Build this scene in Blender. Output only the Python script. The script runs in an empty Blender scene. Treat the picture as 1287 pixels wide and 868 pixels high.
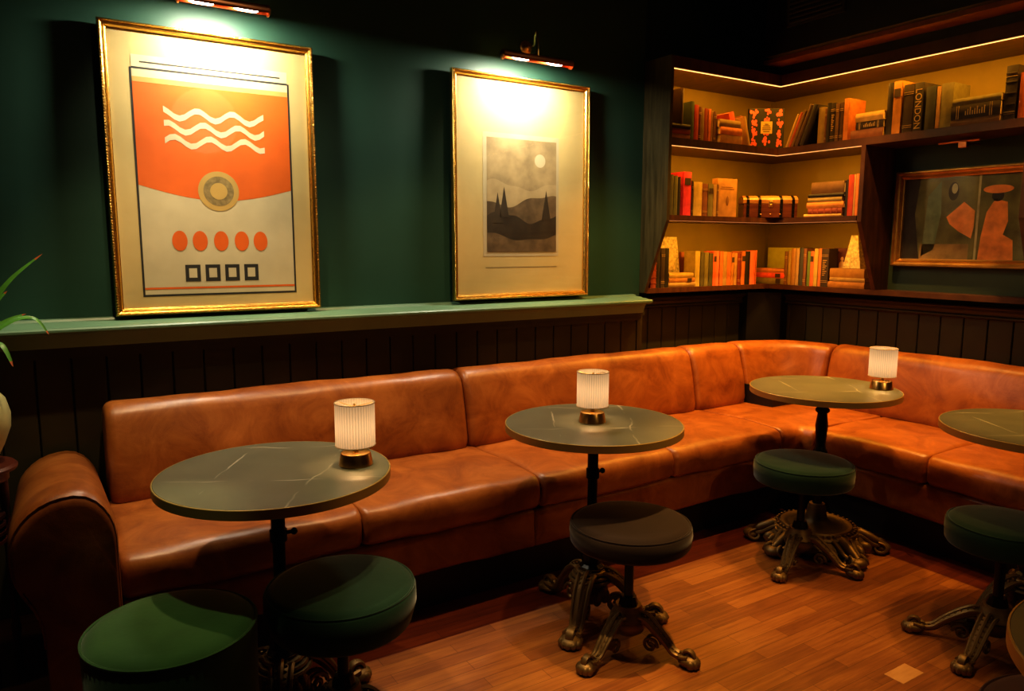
import bpy, math, random
from mathutils import Vector, Matrix, Quaternion
R = math.radians
PI = math.pi
rnd = random.Random(7)
COL = bpy.context.scene.collection

# ------------------------------------------------------------------ materials
def new_mat(name):
    m = bpy.data.materials.new(name); m.use_nodes = True
    nt = m.node_tree
    return m, nt, nt.nodes['Principled BSDF']

def simple(name, col, rough=0.5, metal=0.0, noise=0.0, nscale=20.0, bump=0.0, bscale=60.0, coat=0.0, spec=0.5, sheen=0.0, emis=None, estr=0.0):
    m, nt, b = new_mat(name)
    b.inputs['Roughness'].default_value = rough
    b.inputs['Metallic'].default_value = metal
    b.inputs['Coat Weight'].default_value = coat
    b.inputs['Coat Roughness'].default_value = 0.15
    b.inputs['Specular IOR Level'].default_value = spec
    if sheen:
        b.inputs['Sheen Weight'].default_value = sheen
        b.inputs['Sheen Roughness'].default_value = 0.4
    b.inputs['Base Color'].default_value = (*col, 1)
    tc = None
    if noise > 0 or bump > 0:
        tc = nt.nodes.new('ShaderNodeTexCoord')
    if noise > 0:
        n = nt.nodes.new('ShaderNodeTexNoise'); n.inputs['Scale'].default_value = nscale; n.inputs['Detail'].default_value = 5
        r = nt.nodes.new('ShaderNodeValToRGB')
        r.color_ramp.elements[0].position = 0.3; r.color_ramp.elements[1].position = 0.7
        r.color_ramp.elements[0].color = (*[c * (1 - noise) for c in col], 1)
        r.color_ramp.elements[1].color = (*[min(1, c * (1 + noise)) for c in col], 1)
        nt.links.new(tc.outputs['Object'], n.inputs['Vector'])
        nt.links.new(n.outputs['Fac'], r.inputs['Fac'])
        nt.links.new(r.outputs['Color'], b.inputs['Base Color'])
    if bump > 0:
        n2 = nt.nodes.new('ShaderNodeTexNoise'); n2.inputs['Scale'].default_value = bscale; n2.inputs['Detail'].default_value = 4
        bp = nt.nodes.new('ShaderNodeBump'); bp.inputs['Strength'].default_value = bump; bp.inputs['Distance'].default_value = 0.01
        nt.links.new(tc.outputs['Object'], n2.inputs['Vector'])
        nt.links.new(n2.outputs['Fac'], bp.inputs['Height'])
        nt.links.new(bp.outputs['Normal'], b.inputs['Normal'])
    if emis:
        b.inputs['Emission Color'].default_value = (*emis, 1)
        b.inputs['Emission Strength'].default_value = estr
    return m

def leather_mat():
    m, nt, b = new_mat('tan_leather')
    tc = nt.nodes.new('ShaderNodeTexCoord')
    n = nt.nodes.new('ShaderNodeTexNoise'); n.inputs['Scale'].default_value = 5.5; n.inputs['Detail'].default_value = 9; n.inputs['Roughness'].default_value = 0.68; n.inputs['Distortion'].default_value = 0.9
    r = nt.nodes.new('ShaderNodeValToRGB')
    e = r.color_ramp.elements
    e[0].position = 0.3; e[0].color = (0.20, 0.052, 0.010, 1)
    e[1].position = 0.72; e[1].color = (0.49, 0.175, 0.040, 1)
    k = e.new(0.5); k.color = (0.345, 0.108, 0.021, 1)
    nt.links.new(tc.outputs['Object'], n.inputs['Vector']); nt.links.new(n.outputs['Fac'], r.inputs['Fac'])
    nt.links.new(r.outputs['Color'], b.inputs['Base Color'])
    rr = nt.nodes.new('ShaderNodeMapRange'); rr.inputs['To Min'].default_value = 0.46; rr.inputs['To Max'].default_value = 0.30
    nt.links.new(n.outputs['Fac'], rr.inputs['Value']); nt.links.new(rr.outputs['Result'], b.inputs['Roughness'])
    b.inputs['Coat Weight'].default_value = .18; b.inputs['Coat Roughness'].default_value = .3
    v = nt.nodes.new('ShaderNodeTexVoronoi'); v.inputs['Scale'].default_value = 260
    n3 = nt.nodes.new('ShaderNodeTexNoise'); n3.inputs['Scale'].default_value = 9; n3.inputs['Detail'].default_value = 4; n3.inputs['Distortion'].default_value = 0.3
    ad = nt.nodes.new('ShaderNodeMath'); ad.operation = 'MULTIPLY_ADD'; ad.inputs[1].default_value = 0.06
    nt.links.new(tc.outputs['Object'], v.inputs['Vector']); nt.links.new(tc.outputs['Object'], n3.inputs['Vector'])
    nt.links.new(v.outputs['Distance'], ad.inputs[0]); nt.links.new(n3.outputs['Fac'], ad.inputs[2])
    bp = nt.nodes.new('ShaderNodeBump'); bp.inputs['Strength'].default_value = 0.25; bp.inputs['Distance'].default_value = 0.010
    nt.links.new(ad.outputs[0], bp.inputs['Height']); nt.links.new(bp.outputs['Normal'], b.inputs['Normal'])
    return m

def floor_mat():
    m, nt, b = new_mat('parquet_floor')
    L = nt.links.new
    tc = nt.nodes.new('ShaderNodeTexCoord')
    def brick(off):
        br = nt.nodes.new('ShaderNodeTexBrick')
        br.offset = 0.43; br.offset_frequency = 2; br.squash = 1.0
        br.inputs['Scale'].default_value = 1.0
        br.inputs['Brick Width'].default_value = 0.46
        br.inputs['Row Height'].default_value = 0.062
        br.inputs['Mortar Size'].default_value = 0.0011
        br.inputs['Mortar Smooth'].default_value = 0.3
        br.inputs['Bias'].default_value = 0.0
        return br
    br = brick(0)
    br.inputs['Color1'].default_value = (0.0, 0.0, 0.0, 1); br.inputs['Color2'].default_value = (1, 1, 1, 1); br.inputs['Mortar'].default_value = (0.5, 0.5, 0.5, 1)
    L(tc.outputs['Object'], br.inputs['Vector'])
    mp = nt.nodes.new('ShaderNodeMapping'); mp.inputs['Scale'].default_value = (1.6, 30, 1)
    L(tc.outputs['Object'], mp.inputs['Vector'])
    g = nt.nodes.new('ShaderNodeTexNoise'); g.inputs['Scale'].default_value = 2.2; g.inputs['Detail'].default_value = 8; g.inputs['Roughness'].default_value = 0.65; g.inputs['Distortion'].default_value = 0.5
    L(mp.outputs['Vector'], g.inputs['Vector'])
    bigv = nt.nodes.new('ShaderNodeTexNoise'); bigv.inputs['Scale'].default_value = 2.3; bigv.inputs['Detail'].default_value = 4
    L(tc.outputs['Object'], bigv.inputs['Vector'])
    a = nt.nodes.new('ShaderNodeMath'); a.operation = 'MULTIPLY_ADD'; a.inputs[1].default_value = 0.16
    L(br.outputs['Color'], a.inputs[0])
    a2 = nt.nodes.new('ShaderNodeMath'); a2.operation = 'MULTIPLY_ADD'; a2.inputs[1].default_value = 0.55
    L(g.outputs['Fac'], a2.inputs[0])
    a3 = nt.nodes.new('ShaderNodeMath'); a3.operation = 'MULTIPLY'; a3.inputs[1].default_value = 0.35
    L(bigv.outputs['Fac'], a3.inputs[0]); L(a3.outputs[0], a2.inputs[2]); L(a2.outputs[0], a.inputs[2])
    r = nt.nodes.new('ShaderNodeValToRGB'); e = r.color_ramp.elements
    e[0].position = 0.28; e[0].color = (0.085, 0.022, 0.005, 1)
    e[1].position = 0.78; e[1].color = (0.42, 0.165, 0.032, 1)
    k = e.new(0.5); k.color = (0.22, 0.070, 0.014, 1)
    L(a.outputs[0], r.inputs['Fac'])
    # floor colour multiplied darker and redder along the benches
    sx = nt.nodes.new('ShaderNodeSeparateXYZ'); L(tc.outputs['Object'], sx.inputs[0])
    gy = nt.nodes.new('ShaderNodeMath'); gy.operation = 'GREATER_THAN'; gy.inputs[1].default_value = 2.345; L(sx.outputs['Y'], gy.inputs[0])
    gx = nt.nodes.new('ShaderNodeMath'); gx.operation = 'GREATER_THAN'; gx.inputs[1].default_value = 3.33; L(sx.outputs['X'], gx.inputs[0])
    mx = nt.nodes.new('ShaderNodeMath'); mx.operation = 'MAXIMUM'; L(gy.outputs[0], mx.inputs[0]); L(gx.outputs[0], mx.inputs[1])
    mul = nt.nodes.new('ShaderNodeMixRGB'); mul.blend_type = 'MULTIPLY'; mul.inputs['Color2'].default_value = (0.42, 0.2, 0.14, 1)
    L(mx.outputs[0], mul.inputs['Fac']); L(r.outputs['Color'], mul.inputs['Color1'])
    mo = nt.nodes.new('ShaderNodeMixRGB'); mo.blend_type = 'MULTIPLY'; mo.inputs['Color2'].default_value = (0.35, 0.3, 0.28, 1)
    L(br.outputs['Fac'], mo.inputs['Fac']); L(mul.outputs['Color'], mo.inputs['Color1'])
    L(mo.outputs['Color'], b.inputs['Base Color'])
    b.inputs['Roughness'].default_value = 0.42
    bp = nt.nodes.new('ShaderNodeBump'); bp.inputs['Strength'].default_value = 0.18; bp.inputs['Distance'].default_value = 0.004
    L(g.outputs['Fac'], bp.inputs['Height']); L(bp.outputs['Normal'], b.inputs['Normal'])
    return m

def marble_mat():
    m, nt, b = new_mat('veined_stone')
    L = nt.links.new
    tc = nt.nodes.new('ShaderNodeTexCoord')
    n = nt.nodes.new('ShaderNodeTexNoise'); n.inputs['Scale'].default_value = 4; n.inputs['Detail'].default_value = 6
    L(tc.outputs['Object'], n.inputs['Vector'])
    r = nt.nodes.new('ShaderNodeValToRGB'); e = r.color_ramp.elements
    e[0].position = 0.3; e[0].color = (0.10, 0.105, 0.075, 1); e[1].position = 0.75; e[1].color = (0.16, 0.16, 0.11, 1)
    L(n.outputs['Fac'], r.inputs['Fac'])
    def vein(rot, scale, thr, seed):
        mp = nt.nodes.new('ShaderNodeMapping'); mp.inputs['Rotation'].default_value = (0, 0, rot); mp.inputs['Location'].default_value = (seed, seed * .7, 0)
        L(tc.outputs['Object'], mp.inputs['Vector'])
        w = nt.nodes.new('ShaderNodeTexWave'); w.inputs['Scale'].default_value = scale; w.inputs['Distortion'].default_value = 3.0; w.inputs['Detail'].default_value = 4; w.inputs['Detail Scale'].default_value = 1.3
        L(mp.outputs['Vector'], w.inputs['Vector'])
        g = nt.nodes.new('ShaderNodeMapRange'); g.inputs['From Min'].default_value = thr; g.inputs['From Max'].default_value = 1.0
        L(w.outputs['Fac'], g.inputs['Value'])
        msk = nt.nodes.new('ShaderNodeTexNoise'); msk.inputs['Scale'].default_value = 5; L(mp.outputs['Vector'], msk.inputs['Vector'])
        mr = nt.nodes.new('ShaderNodeMapRange'); mr.inputs['From Min'].default_value = 0.46; mr.inputs['From Max'].default_value = 0.62; L(msk.outputs['Fac'], mr.inputs['Value'])
        mu = nt.nodes.new('ShaderNodeMath'); mu.operation = 'MULTIPLY'; L(g.outputs['Result'], mu.inputs[0]); L(mr.outputs['Result'], mu.inputs[1])
        return mu
    v1 = vein(0.5, 1.1, 0.9985, 0.3); v2 = vein(2.0, 0.8, 0.999, 1.7)
    mx = nt.nodes.new('ShaderNodeMath'); mx.operation = 'MAXIMUM'; L(v1.outputs[0], mx.inputs[0]); L(v2.outputs[0], mx.inputs[1])
    mix = nt.nodes.new('ShaderNodeMixRGB'); mix.inputs['Color2'].default_value = (0.5, 0.47, 0.36, 1)
    L(mx.outputs[0], mix.inputs['Fac']); L(r.outputs['Color'], mix.inputs['Color1'])
    L(mix.outputs['Color'], b.inputs['Base Color'])
    b.inputs['Roughness'].default_value = 0.36
    return m

def glass_mat():
    m = bpy.data.materials.new('picture_glass'); m.use_nodes = True
    nt = m.node_tree; nt.nodes.clear()
    o = nt.nodes.new('ShaderNodeOutputMaterial'); mix = nt.nodes.new('ShaderNodeMixShader')
    t = nt.nodes.new('ShaderNodeBsdfTransparent'); g = nt.nodes.new('ShaderNodeBsdfGlossy'); g.inputs['Roughness'].default_value = 0.03
    mix.inputs[0].default_value = .055; nt.links.new(t.outputs[0], mix.inputs[1]); nt.links.new(g.outputs[0], mix.inputs[2]); nt.links.new(mix.outputs[0], o.inputs['Surface'])
    return m

def emit(name, col, strength):
    m = bpy.data.materials.new(name); m.use_nodes = True
    nt = m.node_tree; nt.nodes.clear()
    o = nt.nodes.new('ShaderNodeOutputMaterial'); e = nt.nodes.new('ShaderNodeEmission')
    e.inputs['Color'].default_value = (*col, 1); e.inputs['Strength'].default_value = strength
    nt.links.new(e.outputs[0], o.inputs['Surface'])
    return m

def shade_mat():
    m = bpy.data.materials.new('pleated_silk'); m.use_nodes = True
    nt = m.node_tree; nt.nodes.clear(); L = nt.links.new
    o = nt.nodes.new('ShaderNodeOutputMaterial')
    tc = nt.nodes.new('ShaderNodeTexCoord'); sp = nt.nodes.new('ShaderNodeSeparateXYZ'); L(tc.outputs['Object'], sp.inputs[0])
    at = nt.nodes.new('ShaderNodeMath'); at.operation = 'ARCTAN2'; L(sp.outputs['Y'], at.inputs[0]); L(sp.outputs['X'], at.inputs[1])
    ml = nt.nodes.new('ShaderNodeMath'); ml.operation = 'MULTIPLY'; ml.inputs[1].default_value = 44; L(at.outputs[0], ml.inputs[0])
    sn = nt.nodes.new('ShaderNodeMath'); sn.operation = 'SINE'; L(ml.outputs[0], sn.inputs[0])
    mr = nt.nodes.new('ShaderNodeMapRange'); mr.inputs['From Min'].default_value = -1; mr.inputs['To Min'].default_value = 0.62; mr.inputs['To Max'].default_value = 1.0; L(sn.outputs[0], mr.inputs['Value'])
    e = nt.nodes.new('ShaderNodeEmission'); e.inputs['Color'].default_value = (1.0, 0.60, 0.29, 1)
    ms = nt.nodes.new('ShaderNodeMath'); ms.operation = 'MULTIPLY'; ms.inputs[1].default_value = SHADE
    gz = nt.nodes.new('ShaderNodeMapRange'); gz.interpolation_type = 'SMOOTHSTEP'; gz.inputs['From Min'].default_value = 0.0; gz.inputs['From Max'].default_value = .085; gz.inputs['To Min'].default_value = 1.25; gz.inputs['To Max'].default_value = .62
    ab = nt.nodes.new('ShaderNodeMath'); ab.operation = 'SUBTRACT'; ab.inputs[1].default_value = .125; L(sp.outputs['Z'], ab.inputs[0]); a2 = nt.nodes.new('ShaderNodeMath'); a2.operation = 'ABSOLUTE'; L(ab.outputs[0], a2.inputs[0]); L(a2.outputs[0], gz.inputs['Value'])
    mg = nt.nodes.new('ShaderNodeMath'); mg.operation = 'MULTIPLY'; L(mr.outputs['Result'], mg.inputs[0]); L(gz.outputs['Result'], mg.inputs[1]); L(mg.outputs[0], ms.inputs[0]); L(ms.outputs[0], e.inputs['Strength'])
    tr = nt.nodes.new('ShaderNodeBsdfTranslucent'); tr.inputs['Color'].default_value = (0.22, 0.17, 0.11, 1)
    df = nt.nodes.new('ShaderNodeBsdfDiffuse'); df.inputs['Color'].default_value = (0.42, 0.33, 0.2, 1)
    mx = nt.nodes.new('ShaderNodeMixShader'); mx.inputs[0].default_value = 0.5; L(tr.outputs[0], mx.inputs[1]); L(df.outputs[0], mx.inputs[2])
    ad = nt.nodes.new('ShaderNodeAddShader'); L(mx.outputs[0], ad.inputs[0]); L(e.outputs[0], ad.inputs[1]); L(ad.outputs[0], o.inputs['Surface'])
    return m

def wood_mat(name, c1, c2, rough=0.45, scale=(1, 1, 12), s=3.0):
    m, nt, b = new_mat(name)
    L = nt.links.new
    tc = nt.nodes.new('ShaderNodeTexCoord'); mp = nt.nodes.new('ShaderNodeMapping'); mp.inputs['Scale'].default_value = scale
    n = nt.nodes.new('ShaderNodeTexNoise'); n.inputs['Scale'].default_value = s; n.inputs['Detail'].default_value = 7; n.inputs['Roughness'].default_value = 0.6
    r = nt.nodes.new('ShaderNodeValToRGB'); r.color_ramp.elements[0].position = 0.35; r.color_ramp.elements[1].position = 0.68
    r.color_ramp.elements[0].color = (*c1, 1); r.color_ramp.elements[1].color = (*c2, 1)
    L(tc.outputs['Object'], mp.inputs[0]); L(mp.outputs[0], n.inputs['Vector']); L(n.outputs['Fac'], r.inputs['Fac']); L(r.outputs['Color'], b.inputs['Base Color'])
    b.inputs['Roughness'].default_value = rough
    return m

def iron_mat():
    m, nt, b = new_mat('cast_iron_rubbed')
    L = nt.links.new
    g = nt.nodes.new('ShaderNodeNewGeometry')
    r = nt.nodes.new('ShaderNodeValToRGB'); e = r.color_ramp.elements
    e[0].position = 0.46; e[0].color = (0.03, 0.019, 0.009, 1); e[1].position = 0.54; e[1].color = (0.20, 0.125, 0.045, 1)
    L(g.outputs['Pointiness'], r.inputs['Fac']); L(r.outputs['Color'], b.inputs['Base Color'])
    b.inputs['Metallic'].default_value = 0.7; b.inputs['Roughness'].default_value = 0.5
    return m

SHADE = 0.42
PIC = 7.5
M = {}
M['leather'] = leather_mat()
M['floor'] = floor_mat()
M['stone'] = marble_mat()
M['glass'] = glass_mat()
M['shade'] = shade_mat()
M['iron'] = iron_mat()
M['green_wall'] = simple('green_wall_paint', (0.030, 0.086, 0.060), rough=0.42, noise=0.1, nscale=3, bump=0.06, bscale=25)
M['sill'] = simple('green_gloss_paint', (0.13, 0.24, 0.15), rough=0.4, noise=0.08, nscale=6)
M['panel'] = simple('dark_panel_paint', (0.046, 0.040, 0.018), rough=0.42, noise=0.15, nscale=5, bump=0.05, bscale=30)
M['groove'] = simple('groove_shadow_paint', (0.004, 0.0035, 0.003), rough=0.8)
M['black'] = simple('black_paint', (0.008, 0.007, 0.006), rough=0.5)
M['plinth'] = simple('plinth_paint', (0.012, 0.010, 0.008), rough=0.5)
M['ceiling'] = simple('ceiling_paint', (0.03, 0.028, 0.024), rough=0.8)
M['rear'] = simple('rear_wall_paint', (0.05, 0.045, 0.03), rough=0.6)
M['shelf_wood'] = wood_mat('shelf_wood', (0.055, 0.020, 0.009), (0.12, 0.048, 0.02), 0.4, (10, 1.5, 1.5))
M['shelf_side'] = wood_mat('stained_side_wood', (0.042, 0.034, 0.014), (0.10, 0.080, 0.034), 0.32, (8, 14, 1.2))
M['shelf_back'] = simple('olive_shelf_back', (0.22, 0.158, 0.011), rough=0.6, noise=0.12, nscale=4)
M['cornice'] = wood_mat('cornice_wood', (0.16, 0.05, 0.018), (0.22, 0.08, 0.03), 0.5, (1, 6, 1))
M['niche'] = simple('niche_paint', (0.035, 0.055, 0.03), rough=0.5, noise=0.1, nscale=4)
M['brass'] = simple('brushed_brass', (0.75, 0.47, 0.16), rough=0.28, metal=1.0)
M['brass_rim'] = simple('satin_brass_edge', (0.50, 0.34, 0.11), rough=0.42, metal=0.55)
M['old_brass'] = simple('copper_brass', (0.55, 0.22, 0.09), rough=0.3, metal=1.0)
M['gold'] = simple('gilt_frame', (0.80, 0.50, 0.13), rough=0.27, metal=1.0, bump=0.25, bscale=120)
M['gold_dark'] = simple('worn_gilt_frame', (0.55, 0.30, 0.08), rough=0.35, metal=0.8, noise=0.3, nscale=10)
M['pole'] = simple('black_metal', (0.012, 0.011, 0.010), rough=0.35, metal=0.6)
M['velvet'] = simple('dark_green_velvet', (0.012, 0.040, 0.022), rough=0.85, noise=0.18, nscale=7, bump=0.04, bscale=80, sheen=0.35, spec=0.2)
M['velvet2'] = simple('bright_green_velvet', (0.035, 0.085, 0.025), rough=0.85, noise=0.2, nscale=7, bump=0.04, bscale=80, sheen=0.4, spec=0.2)
M['velvet3'] = simple('brown_velvet', (0.026, 0.016, 0.012), rough=0.85, noise=0.18, nscale=7, sheen=0.3, spec=0.2)
M['mauve'] = simple('mauve_velvet', (0.13, 0.065, 0.05), rough=0.85, noise=0.15, nscale=7, sheen=0.3, spec=0.2)
M['pages'] = simple('aged_paper', (0.62, 0.47, 0.24), rough=0.8, noise=0.15, nscale=40)
M['led'] = emit('warm_led', (1.0, 0.47, 0.13), 1.9)
M['led2'] = emit('warm_led_dim', (1.0, 0.42, 0.12), 1.2)
M['led3'] = emit('warm_led_faint', (1.0, 0.36, 0.12), .45)
M['bulb'] = emit('cool_white_bulb', (1.0, 0.95, 0.86), 30.0)
M['bulb_warm'] = emit('warm_filament', (1.0, 0.72, 0.40), 12.0)
M['paper'] = simple('cream_poster_paper', (0.58, 0.45, 0.19), rough=0.6, noise=0.06, nscale=5, bump=0.5, bscale=5)
M['leaf'] = simple('leaf_green', (0.10, 0.30, 0.04), rough=0.4, noise=0.2, nscale=30)
M['leaf_tip'] = simple('leaf_tip_brown', (0.5, 0.12, 0.03), rough=0.5)
M['ceramic'] = simple('cream_ceramic', (0.45, 0.45, 0.22), rough=0.3, noise=0.05, nscale=10)
M['soil'] = simple('soil', (0.02, 0.012, 0.008), rough=0.9)
M['redwood'] = wood_mat('dark_red_wood', (0.05, 0.012, 0.008), (0.12, 0.03, 0.015), 0.35, (1, 1, 8))
M['chest'] = wood_mat('chest_wood', (0.07, 0.016, 0.008), (0.16, 0.045, 0.018), 0.35, (2, 2, 14))
M['chest_lid'] = wood_mat('chest_lid_wood', (0.30, 0.13, 0.04), (0.45, 0.22, 0.07), 0.4, (2, 2, 14))
M['cream_print'] = simple('cream_mottled', (0.62, 0.50, 0.24), rough=0.6, noise=0.45, nscale=60)

# ------------------------------------------------------------------ mesh helpers
class MB:
    def __init__(s): s.v = []; s.f = []; s.mi = []; s.sm = []
    def add(s, vs, fs, mi=0, smooth=True):
        o = len(s.v); s.v += [tuple(p) for p in vs]
        for f in fs:
            s.f.append([i + o for i in f]); s.mi.append(mi); s.sm.append(smooth)
        return s
    def box(s, x0, x1, y0, y1, z0, z1, mi=0, mat=None):
        vs = [Vector((x, y, z)) for z in (z0, z1) for y in (y0, y1) for x in (x0, x1)]
        if mat: vs = [mat @ v for v in vs]
        return s.add(vs, [(0, 2, 3, 1), (4, 5, 7, 6), (0, 1, 5, 4), (2, 6, 7, 3), (0, 4, 6, 2), (1, 3, 7, 5)], mi, False)
    def bbox(s, x0, x1, y0, y1, z0, z1, r=0.003, mi=0, mat=None):
        """box with chamfered edges"""
        r = min(r, (x1 - x0) * .45, (y1 - y0) * .45, (z1 - z0) * .45)
        vs = []; idx = {}
        X = (x0, x1); Y = (y0, y1); Z = (z0, z1)
        for i in (0, 1):
            for j in (0, 1):
                for k in (0, 1):
                    sx, sy, sz = (1 - 2 * i) * r, (1 - 2 * j) * r, (1 - 2 * k) * r
                    for a in range(3):
                        p = [X[i] + (sx if a != 0 else 0), Y[j] + (sy if a != 1 else 0), Z[k] + (sz if a != 2 else 0)]
                        idx[(i, j, k, a)] = len(vs); vs.append(Vector(p))
        if mat: vs = [mat @ v for v in vs]
        fs = []
        def q(*ks):
            pts = [idx[k] for k in ks]; fs.append(pts)
        for i in (0, 1): q(*[(i, j, k, 0) for j, k in ((0, 0), (1, 0), (1, 1), (0, 1))])
        for j in (0, 1): q(*[(i, j, k, 1) for i, k in ((0, 0), (1, 0), (1, 1), (0, 1))])
        for k in (0, 1): q(*[(i, j, k, 2) for i, j in ((0, 0), (1, 0), (1, 1), (0, 1))])
        for a, b_ in ((0, 0), (0, 1), (1, 0), (1, 1)):
            q((0, a, b_, 1), (1, a, b_, 1), (1, a, b_, 2), (0, a, b_, 2))
            q((a, 0, b_, 0), (a, 1, b_, 0), (a, 1, b_, 2), (a, 0, b_, 2))
            q((a, b_, 0, 0), (a, b_, 1, 0), (a, b_, 1, 1), (a, b_, 0, 1))
        for i in (0, 1):
            for j in (0, 1):
                for k in (0, 1): q((i, j, k, 0), (i, j, k, 1), (i, j, k, 2))
        return s.add(vs, fs, mi, False)
    def lathe(s, prof, n=32, c=(0, 0, 0), mi=0, wob=None, mat=None):
        vs = []; fs = []
        for (r, z) in prof:
            for i in range(n):
                a = 2 * PI * i / n; rr = r * (wob(a) if wob else 1)
                vs.append(Vector((c[0] + rr * math.cos(a), c[1] + rr * math.sin(a), c[2] + z)))
        m = len(prof)
        for k in range(m - 1):
            for i in range(n):
                j = (i + 1) % n
                fs.append((k * n + i, k * n + j, (k + 1) * n + j, (k + 1) * n + i))
        if prof[0][0] > 1e-6: fs.append(tuple(reversed(range(n))))
        if prof[-1][0] > 1e-6: fs.append(tuple(range((m - 1) * n, m * n)))
        if mat: vs = [mat @ v for v in vs]
        return s.add(vs, fs, mi)
    def tube(s, pts, rad, n=8, mi=0, flat=1.0, mat=None, cap=True):
        pts = [Vector(p) for p in pts]; m = len(pts)
        if not hasattr(rad, '__len__'): rad = [rad] * m
        vs = []; fs = []
        t0 = (pts[1] - pts[0]).normalized()
        up = Vector((0, 0, 1)) if abs(t0.z) < .9 else Vector((1, 0, 0))
        nrm = (up - t0 * up.dot(t0)).normalized()
        for k in range(m):
            if k == 0: t = t0
            elif k == m - 1: t = (pts[k] - pts[k - 1]).normalized()
            else: t = (pts[k + 1] - pts[k - 1]).normalized()
            nrm = (nrm - t * nrm.dot(t)).normalized(); bn = t.cross(nrm)
            for i in range(n):
                a = 2 * PI * i / n
                vs.append(pts[k] + (nrm * math.cos(a) + bn * math.sin(a) * flat) * rad[k])
        for k in range(m - 1):
            for i in range(n):
                j = (i + 1) % n; fs.append((k * n + i, k * n + j, (k + 1) * n + j, (k + 1) * n + i))
        if cap: fs.append(tuple(reversed(range(n)))); fs.append(tuple(range((m - 1) * n, m * n)))
        if mat: vs = [mat @ v for v in vs]
        return s.add(vs, fs, mi)
    def ball(s, c, r, n=12, m=8, mi=0, mat=None):
        if not hasattr(r, '__len__'): r = (r, r, r)
        vs = []; fs = []
        for k in range(m + 1):
            p = PI * k / m
            for i in range(n):
                a = 2 * PI * i / n
                vs.append(Vector((c[0] + r[0] * math.sin(p) * math.cos(a), c[1] + r[1] * math.sin(p) * math.sin(a), c[2] - r[2] * math.cos(p))))
        for k in range(m):
            for i in range(n):
                j = (i + 1) % n; fs.append((k * n + i, k * n + j, (k + 1) * n + j, (k + 1) * n + i))
        if mat: vs = [mat @ v for v in vs]
        return s.add(vs, fs, mi)
    def prism(s, poly, z0, z1, mi=0, mat=None):
        n = len(poly)
        vs = [Vector((p[0], p[1], z0)) for p in poly] + [Vector((p[0], p[1], z1)) for p in poly]
        fs = [tuple(reversed(range(n))), tuple(range(n, 2 * n))] + [(i, (i + 1) % n, n + (i + 1) % n, n + i) for i in range(n)]
        if mat: vs = [mat @ v for v in vs]
        return s.add(vs, fs, mi, False)
    def loft(s, rings, mi=0, cap=True):
        n = len(rings[0]); vs = [p for r in rings for p in r]; fs = []
        for k in range(len(rings) - 1):
            for i in range(n):
                j = (i + 1) % n; fs.append((k * n + i, k * n + j, (k + 1) * n + j, (k + 1) * n + i))
        if cap: fs.append(tuple(reversed(range(n)))); fs.append(tuple(range((len(rings) - 1) * n, len(rings) * n)))
        return s.add(vs, fs, mi)
    def build(s, name, mats, parent=None, loc=None, flat=False, angle=40):
        me = bpy.data.meshes.new(name); me.from_pydata(s.v, [], s.f)
        mats = mats if isinstance(mats, (list, tuple)) else [mats]
        for m in mats: me.materials.append(m)
        for p, mi, sm in zip(me.polygons, s.mi, s.sm):
            p.material_index = mi; p.use_smooth = sm and not flat
        me.update()
        import bmesh
        bm = bmesh.new(); bm.from_mesh(me)
        if len(bm.faces) > 1: bmesh.ops.recalc_face_normals(bm, faces=bm.faces[:])
        for e in bm.edges:
            if len(e.link_faces) == 2 and e.calc_face_angle(0) > R(angle): e.smooth = False
        bm.to_mesh(me); bm.free()
        o = bpy.data.objects.new(name, me); COL.objects.link(o)
        if parent: o.parent = parent
        if loc: o.location = loc
        return o

def tag(o, label, cat, group=None, kind=None):
    if label: o['label'] = label
    if cat: o['category'] = cat
    if group: o['group'] = group
    if kind: o['kind'] = kind
    return o
def thing(name, label, cat, loc=(0, 0, 0), rz=0, group=None):
    o = bpy.data.objects.new(name, None); COL.objects.link(o); o.empty_display_size = .1
    o.location = loc; o.rotation_euler = (0, 0, rz)
    return tag(o, label, cat, group)
def struct(name, mb, mat, parent=None):
    o = mb.build(name, mat, parent); o['kind'] = 'structure'; return o
def copy_thing(src, loc, rz, label):
    def cp(o, par):
        c = o.copy(); COL.objects.link(c); c.parent = par
        for ch in list(o.children): cp(ch, c)
        return c
    r = cp(src, None); r.location = loc; r.rotation_euler = (0, 0, rz); r['label'] = label
    return r

# ================================================================= SETTING
YW, YR = 3.42, 3.60          # left wall: thick lower part, recess behind the bookcase
XR = 4.44
m = MB().prism([(-1.9, YW), (3.07, YW), (3.07, YR), (XR + .1, YR), (XR + .1, YR + .12), (-1.9, YR + .12)], 0, 3.05)
struct('wall_left', m, M['green_wall'])
struct('wall_right', MB().box(XR, XR + .12, -1.6, YR, 0, 3.05), M['green_wall'])
struct('wall_rear', MB().box(-1.9, XR + .1, -1.72, -1.6, 0, 3.05), M['rear'])
struct('wall_far_left', MB().box(-2.02, -1.9, -1.72, YR + .12, 0, 3.05), M['rear'])
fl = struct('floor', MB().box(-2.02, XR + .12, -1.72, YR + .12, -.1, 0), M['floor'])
struct('ceiling', MB().box(-2.02, XR + .12, -1.72, YR + .12, 3.05, 3.17), M['ceiling'])
# small light repair block in the parquet
tag(MB().bbox(2.365, 2.49, 1.267, 1.337, -.004, .0012, .001).build('parquet_block', wood_mat('pale_block', (0.42, 0.2, 0.06), (0.5, 0.26, 0.09), 0.4, (4, 20, 1))),
    'pale replacement wood block set into the floor between the stools', 'wood block')

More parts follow.
